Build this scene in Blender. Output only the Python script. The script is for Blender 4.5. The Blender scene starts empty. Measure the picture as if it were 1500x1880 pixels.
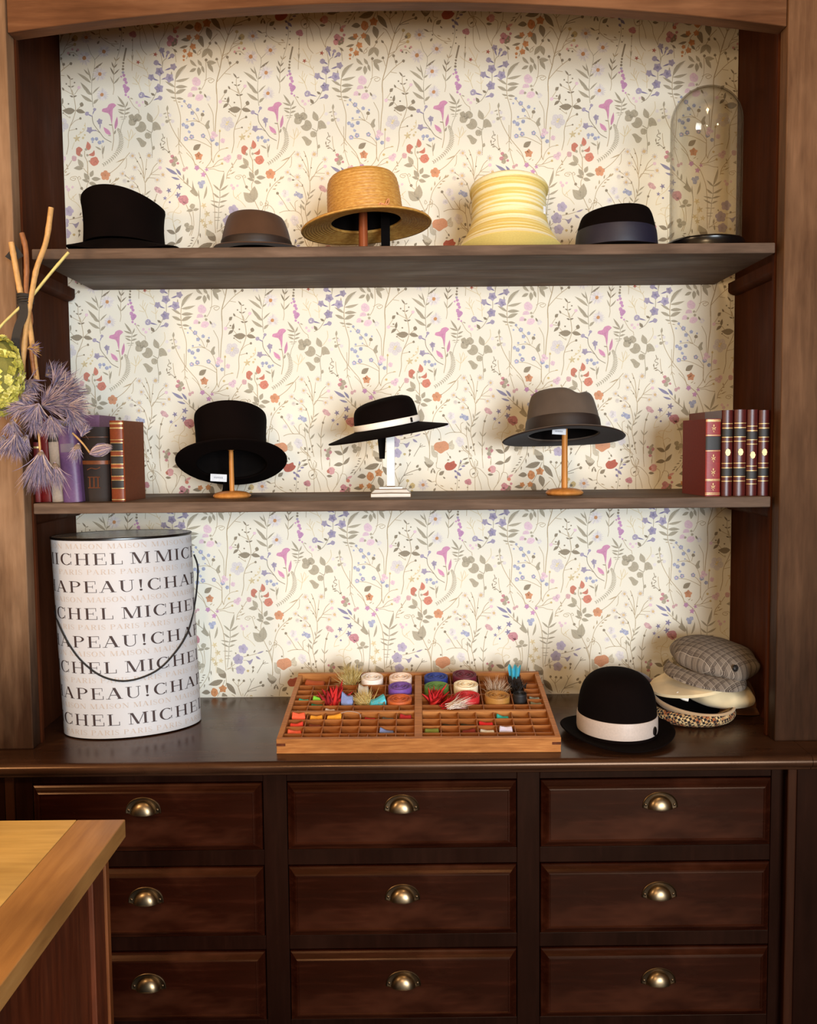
import bpy, bmesh, math, random
from mathutils import Vector, Matrix, Euler

random.seed(7)
scene = bpy.context.scene
COL = scene.collection
PI = math.pi
sin, cos = math.sin, math.cos

# ------------------------------------------------------------------ camera
CAM_POS = Vector((0.0, -2.6463, 1.6217))
CAM_YAW, CAM_PITCH, CAM_ROLL, CAM_F = 0.0030, -0.0708, -0.0094, 1700.0
_fw = Vector((sin(CAM_YAW)*cos(CAM_PITCH), cos(CAM_YAW)*cos(CAM_PITCH), sin(CAM_PITCH)))
_r0 = Vector((cos(CAM_YAW), -sin(CAM_YAW), 0.0))
_u0 = _r0.cross(_fw)
_rt = cos(CAM_ROLL)*_r0 + sin(CAM_ROLL)*_u0
_up = -sin(CAM_ROLL)*_r0 + cos(CAM_ROLL)*_u0
cd = bpy.data.cameras.new('camera')
cd.sensor_fit = 'HORIZONTAL'
cd.sensor_width = 36.0
cd.lens = CAM_F/1500.0*36.0
cd.clip_start = 0.02
cd.clip_end = 60
cam = bpy.data.objects.new('camera', cd)
COL.objects.link(cam)
m = Matrix(((_rt.x, _up.x, -_fw.x, CAM_POS.x), (_rt.y, _up.y, -_fw.y, CAM_POS.y),
            (_rt.z, _up.z, -_fw.z, CAM_POS.z), (0, 0, 0, 1)))
cam.matrix_world = m
scene.camera = cam


def at(x, y, Y):
    """point of the photograph (1500x1880 frame) on the vertical plane at depth Y"""
    d = _fw + _rt*((x-750.0)/CAM_F) - _up*((y-940.0)/CAM_F)
    return CAM_POS + d*((Y-CAM_POS.y)/d.y)


def atz(x, y, Z):
    """point of the photograph on the horizontal plane at height Z"""
    d = _fw + _rt*((x-750.0)/CAM_F) - _up*((y-940.0)/CAM_F)
    return CAM_POS + d*((Z-CAM_POS.z)/d.z)


# ------------------------------------------------------------------ world, lights, exposure
w = bpy.data.worlds.new('world')
scene.world = w
w.use_nodes = True
w.node_tree.nodes['Background'].inputs[0].default_value = (0.95, 0.90, 0.82, 1)
w.node_tree.nodes['Background'].inputs[1].default_value = 0.03
vs = scene.view_settings
vs.view_transform = 'Standard'
vs.look = 'None'
vs.gamma = 1.0
vs.use_curve_mapping = False
vs.exposure = 0.14


def area(name, loc, target, sx, sy, power, color, spread=180):
    l = bpy.data.lights.new(name, 'AREA')
    l.shape = 'RECTANGLE'
    l.size, l.size_y, l.energy, l.color = sx, sy, power, color
    l.spread = math.radians(spread)
    o = bpy.data.objects.new(name, l)
    COL.objects.link(o)
    o.location = loc
    o.rotation_euler = (Vector(target)-Vector(loc)).to_track_quat('-Z', 'Y').to_euler()
    return o


def bulb(name, loc, r, power, color):
    l = bpy.data.lights.new(name, 'POINT')
    l.shadow_soft_size, l.energy, l.color = r, power, color
    o = bpy.data.objects.new(name, l)
    COL.objects.link(o)
    o.location = loc
    return o


area('daylight_shop_window', (1.7, -6.3, 1.45), (-0.25, 0.0, 1.3), 2.0, 2.2, 54, (0.84, 0.93, 1.0), 62)
bulb('pendant_bulb', (0.35, -1.75, 3.15), 0.12, 24, (1.0, 0.72, 0.42))
bulb('wall_lamp_bulb', (-1.75, -1.95, 2.05), 0.16, 70, (1.0, 0.70, 0.40))
bulb('warm_fill_bulb', (-0.35, -3.4, 1.80), 0.14, 68, (1.0, 0.72, 0.41))  # unseen warm bulb, added behind the camera to fill the shadows


# ------------------------------------------------------------------ tagging
def tag(o, label=None, cat=None, group=None, kind=None):
    if label: o['label'] = label
    if cat: o['category'] = cat
    if group: o['group'] = group
    if kind: o['kind'] = kind
    return o


def empty(name, loc=(0, 0, 0), rot=(0, 0, 0), parent=None):
    o = bpy.data.objects.new(name, None)
    o.empty_display_size = 0.05
    COL.objects.link(o)
    o.location = loc
    o.rotation_euler = rot
    if parent: o.parent = parent
    return o


def link(name, me, mat=None, parent=None, loc=None, rot=None):
    o = bpy.data.objects.new(name, me)
    COL.objects.link(o)
    if mat is not None and len(me.materials) == 0:
        me.materials.append(mat)
    if parent: o.parent = parent
    if loc is not None: o.location = loc
    if rot is not None: o.rotation_euler = rot
    return o


def mk(name, V, F, mat, parent=None, smooth=False, loc=None, rot=None, fix=True):
    me = bpy.data.meshes.new(name)
    me.from_pydata([tuple(v) for v in V], [], F)
    if fix:
        bm = bmesh.new(); bm.from_mesh(me)
        bmesh.ops.recalc_face_normals(bm, faces=bm.faces)
        bm.to_mesh(me); bm.free()
    me.update()
    if smooth:
        me.polygons.foreach_set('use_smooth', [True]*len(me.polygons))
        if smooth != 'all':
            try: me.set_sharp_from_angle(angle=math.radians(40))
            except Exception: pass
    return link(name, me, mat, parent, loc, rot)


class MB:
    """collects shapes for one mesh"""
    def __init__(s): s.V = []; s.F = []

    def add(s, V, F):
        n = len(s.V); s.V += [Vector(v) for v in V]; s.F += [tuple(i+n for i in f) for f in F]; return s

    def box(s, x0, x1, y0, y1, z0, z1):
        V = [(x0, y0, z0), (x1, y0, z0), (x1, y1, z0), (x0, y1, z0), (x0, y0, z1), (x1, y0, z1), (x1, y1, z1), (x0, y1, z1)]
        return s.add(V, [(3, 2, 1, 0), (4, 5, 6, 7), (0, 1, 5, 4), (1, 2, 6, 5), (2, 3, 7, 6), (3, 0, 4, 7)])

    def loft(s, rings, cap0=True, cap1=True, closed=True):
        n = len(rings[0]); V = [p for r in rings for p in r]; F = []
        for i in range(len(rings)-1):
            for j in range(n if closed else n-1):
                k = (j+1) % n
                F.append((i*n+j, i*n+k, (i+1)*n+k, (i+1)*n+j))
        if cap0: F.append(tuple(range(n-1, -1, -1)))
        if cap1: F.append(tuple(range((len(rings)-1)*n, len(rings)*n)))
        return s.add(V, F)

    def tube(s, pts, r, n=8, caps=True):
        pts = [Vector(p) for p in pts]
        rr = r if isinstance(r, (list, tuple)) else [r]*len(pts)
        rings = []
        ref = None
        for i, p in enumerate(pts):
            a = pts[max(i-1, 0)]; b = pts[min(i+1, len(pts)-1)]
            d = (b-a).normalized()
            if ref is None:
                ref = Vector((0, 0, 1)) if abs(d.z) < .9 else Vector((1, 0, 0))
            u = (ref - d*ref.dot(d)).normalized(); ref = u
            v = d.cross(u)
            rings.append([p+(u*cos(2*PI*k/n)+v*sin(2*PI*k/n))*rr[i] for k in range(n)])
        return s.loft(rings, caps, caps)

    def prism(s, poly, y0, y1):
        """polygon in xz extruded along y"""
        n = len(poly)
        V = [(p[0], y0, p[1]) for p in poly]+[(p[0], y1, p[1]) for p in poly]
        F = [tuple(range(n)), tuple(range(2*n-1, n-1, -1))]
        F += [(i, i+n, (i+1) % n+n, (i+1) % n) for i in range(n)]
        return s.add(V, F)

    def build(s, name, mat, parent=None, smooth=False, loc=None, rot=None, bev=0, seg=2):
        o = mk(name, s.V, s.F, mat, parent, smooth, loc, rot)
        if bev:
            bm = bmesh.new(); bm.from_mesh(o.data)
            es = [e for e in bm.edges if len(e.link_faces) == 2 and e.calc_face_angle(0) > .6]
            bmesh.ops.bevel(bm, geom=es, offset=bev, segments=seg, affect='EDGES', profile=.5)
            bm.to_mesh(o.data); bm.free()
        return o


def catmull(P, per=6):
    P = [Vector(p) for p in P]
    if len(P) < 3:
        return [P[0].lerp(P[-1], i/per) for i in range(per+1)]
    out = []
    for i in range(len(P)-1):
        a = P[max(i-1, 0)]; b = P[i]; c = P[i+1]; d = P[min(i+2, len(P)-1)]
        for k in range(per):
            t = k/per
            out.append(.5*((2*b)+(c-a)*t+(2*a-5*b+4*c-d)*t*t+(3*b-a-3*c+d)*t**3))
    out.append(P[-1])
    return out


# ------------------------------------------------------------------ materials
def sl(c):
    """sRGB 0-255 to linear"""
    r = []
    for a in c[:3]:
        a = a/255.0
        r.append(a/12.92 if a <= .04045 else ((a+.055)/1.055)**2.4)
    return (r[0], r[1], r[2], 1.0)


class NT:
    def __init__(s, name):
        s.m = bpy.data.materials.new(name); s.m.use_nodes = True
        s.t = s.m.node_tree; s.N = s.t.nodes; s.L = s.t.links
        s.b = s.N['Principled BSDF']

    def n(s, typ, **kw):
        o = s.N.new(typ)
        for k, v in kw.items():
            if k.startswith('i_'):
                o.inputs[int(k[2:]) if k[2:].isdigit() else k[2:].replace('_', ' ')].default_value = v
            else: setattr(o, k, v)
        return o

    def l(s, a, b): s.L.new(a, b)

    def coords(s, scale=(1, 1, 1), rot=(0, 0, 0), kind='Object'):
        tc = s.n('ShaderNodeTexCoord'); mp = s.n('ShaderNodeMapping')
        mp.inputs['Scale'].default_value = scale; mp.inputs['Rotation'].default_value = rot
        s.l(tc.outputs[kind], mp.inputs[0]); return mp.outputs[0]

    def noise(s, vec, scale, detail=3, rough=.5, dist=0):
        o = s.n('ShaderNodeTexNoise'); o.inputs['Scale'].default_value = scale
        o.inputs['Detail'].default_value = detail; o.inputs['Roughness'].default_value = rough
        o.inputs['Distortion'].default_value = dist
        s.l(vec, o.inputs['Vector']); return o.outputs['Fac']

    def ramp(s, fac, stops, interp='LINEAR'):
        o = s.n('ShaderNodeValToRGB'); cr = o.color_ramp; cr.interpolation = interp
        while len(cr.elements) < len(stops): cr.elements.new(.5)
        for e, (p, c) in zip(cr.elements, stops): e.position = p; e.color = c
        s.l(fac, o.inputs[0]); return o.outputs[0]

    def mix(s, fac, a, b, mode='MIX'):
        o = s.n('ShaderNodeMix', data_type='RGBA', blend_type=mode)
        if isinstance(fac, (int, float)): o.inputs[0].default_value = fac
        else: s.l(fac, o.inputs[0])
        for i, v in ((6, a), (7, b)):
            if isinstance(v, (tuple, list)): o.inputs[i].default_value = v
            else: s.l(v, o.inputs[i])
        return o.outputs[2]

    def bump(s, h, strength, dist=.001):
        o = s.n('ShaderNodeBump'); o.inputs['Strength'].default_value = strength
        o.inputs['Distance'].default_value = dist
        s.l(h, o.inputs['Height']); s.l(o.outputs[0], s.b.inputs['Normal'])

    def set(s, **kw):
        for k, v in kw.items():
            i = s.b.inputs[k.replace('_', ' ')]
            if hasattr(v, 'default_value') or isinstance(v, bpy.types.NodeSocket): s.l(v, i)
            else: i.default_value = v
        return s.m


G1 = (1, 1, 1, 1); G0 = (0, 0, 0, 1)


def wood(name, dark, mid, light, grain='x', rough=.42, wear=.35, coat=.0, gs=1.0, spec=.5, tint=(1.0, .62, .40, 1), foot_dark=None, gc=1.0):
    t = NT(name)
    st = {'x': (1.2, 14, 14), 'z': (14, 14, 1.2), 'y': (14, 1.2, 14)}[grain]
    v = t.coords(tuple(a*gs for a in st))
    v2 = t.coords({'x': (1.5, 4, 4), 'z': (4, 4, 1.2), 'y': (4, 1.5, 4)}[grain])
    g = t.noise(v, 5, 6, .62, .25)
    lp = lambda a, b: tuple(b_+(a_-b_)*gc for a_, b_ in zip(a, b))
    c = t.ramp(g, [(.25, sl(lp(dark, mid))), (.55, sl(mid)), (.85, sl(lp(light, mid)))])
    bl = t.noise(v2, 1.7, 4, .6, .3)
    bl2 = t.ramp(bl, [(.50, G0), (.70, G1)])
    sc = t.n('ShaderNodeMath', operation='MULTIPLY', i_1=wear); t.l(bl2, sc.inputs[0])
    c = t.mix(sc.outputs[0], c, sl(light))
    bd = t.ramp(t.noise(v2, 2.3, 3, .5), [(.25, (.62, .6, .58, 1)), (.55, G1)])
    c = t.mix(1.0, c, bd, 'MULTIPLY')
    if foot_dark:   # darker brown towards the foot, ragged upper edge
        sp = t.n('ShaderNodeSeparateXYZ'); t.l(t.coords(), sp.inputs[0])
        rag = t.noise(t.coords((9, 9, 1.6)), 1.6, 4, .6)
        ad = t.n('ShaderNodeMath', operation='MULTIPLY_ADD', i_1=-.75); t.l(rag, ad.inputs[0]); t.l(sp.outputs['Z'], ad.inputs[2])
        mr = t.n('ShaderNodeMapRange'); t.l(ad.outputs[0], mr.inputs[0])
        z0_ = foot_dark[0]-.90-.375; z1_ = foot_dark[1]-.90-.375
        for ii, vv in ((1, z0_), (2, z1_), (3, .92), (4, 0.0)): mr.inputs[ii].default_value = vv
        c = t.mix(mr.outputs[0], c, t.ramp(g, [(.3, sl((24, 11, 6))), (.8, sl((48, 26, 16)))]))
    rr = t.ramp(bl, [(.3, (rough*.75,)*3+(1,)), (.75, (min(1, rough*1.35),)*3+(1,))])
    t.bump(g, .12, .0008)
    return t.set(Base_Color=c, Roughness=rr, Coat_Weight=coat, Coat_Roughness=.15, Specular_IOR_Level=spec, Specular_Tint=tint)


def plain(name, c, rough=.6, metal=0.0, nscale=60, var=.12, bump=.0, **kw):
    t = NT(name)
    v = t.coords()
    n = t.noise(v, nscale, 3, .6)
    r = t.ramp(n, [(.3, (1-var,)*3+(1,)), (.7, (1+var*.6,)*3+(1,))])
    col = t.mix(1.0, sl(c), r, 'MULTIPLY')
    if bump: t.bump(n, bump, .0006)
    return t.set(Base_Color=col, Roughness=rough, Metallic=metal, **kw)


def felt(name, c, sheen=.03, nscale=900):
    t = NT(name)
    v = t.coords()
    n = t.noise(v, nscale, 2, .6)
    n2 = t.noise(v, 14, 3, .5)
    r = t.ramp(n2, [(.3, (.85,)*3+(1,)), (.7, (1.12,)*3+(1,))])
    col = t.mix(1.0, sl(c), r, 'MULTIPLY')
    t.bump(n, .25, .0006)
    return t.set(Base_Color=col, Roughness=.95, Specular_IOR_Level=.06, Sheen_Weight=sheen, Sheen_Roughness=.5)


def attr_mat(name, rough=.8, mott=.12, nscale=500, **kw):
    t = NT(name)
    a = t.n('ShaderNodeAttribute', attribute_name='Col')
    v = t.coords()
    n = t.noise(v, nscale, 2, .6)
    r = t.ramp(n, [(.3, (1-mott,)*3+(1,)), (.7, (1+mott,)*3+(1,))])
    return t.set(Base_Color=t.mix(1.0, a.outputs['Color'], r, 'MULTIPLY'), Roughness=rough, **kw)


M = {}
M['stile'] = wood('stained_pilaster_wood', (80, 57, 41), (120, 92, 69), (162, 131, 104), 'z', .5, .5, spec=.12, foot_dark=(.95, 1.45), gc=.55)
M['stile_darker'] = wood('darker_pilaster_wood', (70, 46, 31), (106, 76, 54), (150, 114, 86), 'z', .5, .5, spec=.1, foot_dark=(1.05, 2.25), gc=.55)  # right-hand posts: darker tones, and the foot darkening reaches higher
M['header'] = wood('stained_header_wood', (66, 40, 25), (102, 67, 44), (140, 102, 74), 'x', .5, .45, spec=.15, gc=.6)
M['side'] = wood('stained_side_panel_wood', (48, 22, 11), (68, 33, 17), (86, 48, 27), 'z', .7, .3, spec=.06, gc=.6)
M['shelf'] = wood('worn_shelf_wood', (56, 43, 35), (92, 74, 62), (132, 110, 95), 'x', .62, .5, spec=.18, gc=.7, tint=(1, .8, .65, 1))
M['top'] = wood('polished_worktop_wood', (32, 17, 10), (54, 32, 20), (82, 54, 36), 'x', .27, .35, .0, gc=.7)
M['drawer'] = wood('dark_drawer_wood', (20, 5, 2), (34, 10, 4), (82, 42, 25), 'x', .27, .42, .0, spec=.22, gc=.4)
M['carcass'] = wood('dark_carcass_wood', (15, 4, 2), (25, 9, 5), (42, 20, 12), 'z', .4, .25, .0, spec=.08, gc=.5)
M['counter'] = wood('oak_counter_wood', (178, 138, 72), (206, 168, 96), (222, 190, 122), 'x', .45, .3, gc=.7, tint=(1, .9, .8, 1))
M['counter_edge'] = wood('oak_counter_edging', (130, 86, 44), (166, 120, 68), (192, 148, 94), 'y', .42, .3, gc=.6)
M['counter_side'] = wood('reddish_counter_side', (52, 18, 7), (80, 32, 14), (106, 52, 26), 'z', .55, .3)
M['tray'] = wood('honey_tray_wood', (126, 72, 32), (170, 108, 56), (200, 142, 82), 'x', .5, .4, gs=2.0)
M['tray_in'] = wood('tray_divider_wood', (116, 62, 26), (150, 88, 42), (176, 114, 60), 'x', .55, .3, gs=2.0)
M['floor'] = wood('dark_floor_boards', (26, 14, 8), (44, 26, 15), (62, 40, 26), 'y', .5, .2)
M['plaster'] = plain('ochre_plaster', (150, 128, 100), .9, nscale=8, var=.05)
M['ceil'] = plain('cream_ceiling', (206, 188, 160), .9, nscale=8, var=.04)
M['black_felt'] = felt('black_felt', (11, 5, 4), .0)
M['lining'] = plain('black_lining', (10, 6, 5), .9, Specular_IOR_Level=.1)
M['brown_felt'] = felt('brown_felt', (74, 52, 38), .1)
M['brown_band'] = plain('dark_brown_ribbon', (34, 21, 16), .6, nscale=300)
M['grey_felt'] = felt('grey_brown_felt', (84, 72, 63), .1)
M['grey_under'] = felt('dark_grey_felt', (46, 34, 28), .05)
M['navy'] = plain('navy_ribbon', (22, 20, 40), .55, nscale=300)
M['white_band'] = plain('white_ribbon', (236, 228, 216), .6, nscale=300, var=.05)
M['cream_band'] = plain('cream_silk_band', (188, 170, 158), .5, nscale=200, var=.08)
M['pine'] = wood('turned_beech', (168, 104, 46), (196, 132, 66), (216, 160, 96), 'z', .4, .2)
M['redwood'] = wood('reddish_post_wood', (112, 50, 24), (146, 72, 38), (170, 96, 56), 'z', .45, .2)
M['white_paint'] = plain('chipped_white_paint', (226, 224, 220), .5, nscale=30, var=.08)
M['worn_edge'] = plain('worn_brown_edge', (120, 92, 62), .6, nscale=90)
M['paper_tag'] = plain('white_paper_tag', (214, 218, 226), .7)
M['ink'] = plain('blue_black_ink', (60, 66, 92), .8)
M['brass'] = plain('aged_brass', (128, 108, 82), .33, 1.0, nscale=35, var=.3)
M['brass_dark'] = plain('dark_brass_plate', (92, 74, 54), .38, 1.0)
M['black_gloss'] = plain('black_gloss', (14, 10, 9), .25)
M['black_cord'] = plain('black_cord', (20, 16, 15), .8)
M['box_white'] = plain('white_box_paper', (188, 187, 190), .55, nscale=10, var=.02)
M['box_lid'] = plain('grey_box_lid', (160, 150, 136), .2, nscale=20, var=.1)
M['print_dark'] = plain('dark_brown_lettering', (52, 34, 32), .7, nscale=200, var=.2)
M['print_tan'] = plain('tan_lettering', (182, 166, 154), .7, nscale=200, var=.12)
M['gold'] = plain('gold_tooling', (196, 166, 108), .4, .4, nscale=200, var=.25)
M['pages'] = plain('cream_pages', (214, 196, 160), .9, nscale=300)
M['black_label'] = plain('black_leather_label', (26, 20, 16), .55, nscale=200)
M['attr'] = attr_mat('dried_petals')
M['attr_felt'] = attr_mat('dyed_fabric', .9, .18, 700)
t = NT('clear_glass')
lw = t.n('ShaderNodeLayerWeight', i_0=.5)
tr = t.n('ShaderNodeBsdfTransparent'); gs_ = t.n('ShaderNodeBsdfGlossy'); gs_.inputs['Roughness'].default_value = .02
t.l(t.ramp(lw.outputs['Facing'], [(0, (.982, .975, .955, 1)), (.35, (.972, .962, .935, 1)), (.55, (.945, .93, .90, 1)), (.74, (.86, .84, .79, 1)), (.92, (.62, .59, .53, 1))]), tr.inputs[0])
fr = t.ramp(lw.outputs['Facing'], [(0, (.025,)*3+(1,)), (.45, (.05,)*3+(1,)), (.70, (.14,)*3+(1,)), (.92, (.4,)*3+(1,))])
ms = t.n('ShaderNodeMixShader'); t.l(fr, ms.inputs[0]); t.l(tr.outputs[0], ms.inputs[1]); t.l(gs_.outputs[0], ms.inputs[2])
t.l(ms.outputs[0], t.N['Material Output'].inputs[0])
M['glass'] = t.m
t = NT('wallpaper_sheet')
v = t.coords()
n1 = t.noise(v, 420, 3, .6)
n2 = t.noise(v, 5, 3, .5)
c = t.mix(1.0, sl((236, 229, 213)), t.ramp(n1, [(.3, (.96,)*3+(1,)), (.7, G1)]), 'MULTIPLY')
c = t.mix(1.0, c, t.ramp(n2, [(.3, (.975, .97, .96, 1)), (.7, G1)]), 'MULTIPLY')
t.bump(n1, .08, .0004)
M['paper'] = t.set(Base_Color=c, Roughness=.85, Specular_IOR_Level=.2)
M['print'] = attr_mat('wallpaper_floral_ink', .85, .10, 700, Specular_IOR_Level=.2)

# ------------------------------------------------------------------ dimensions
XL, XR = -0.9434, 0.9336          # side panels of the niche at the back
OL, OR_ = -0.905, 0.8886          # opening between the front posts
YF = -0.4507                      # front of the posts
ZW, ZM, ZT = 0.90, 1.4937, 2.0925  # worktop, middle shelf, top shelf (upper faces)
SHT = 0.0245                      # shelf thickness

# ------------------------------------------------------------------ the room
def struct(name, o): o['kind'] = 'structure'; return o


struct('floor', MB().box(-3, 3, -7, .1, -.05, 0).build('floor', M['floor']))
struct('ceiling', MB().box(-3, 3, -7, .1, 3.4, 3.45).build('ceiling', M['ceil']))
struct('w', MB().box(-3.05, -3, -7, .1, 0, 3.4).build('wall_left', M['plaster']))
struct('w', MB().box(3, 3.05, -7, .1, 0, 3.4).build('wall_right', M['plaster']))
struct('w', MB().box(-3, 3, -7.05, -7, 0, 3.4).build('wall_rear', M['plaster']))
wall = struct('w', MB().box(-3, 3, 0, .1, 0, 3.4).build('wall_back', M['paper']))

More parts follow.
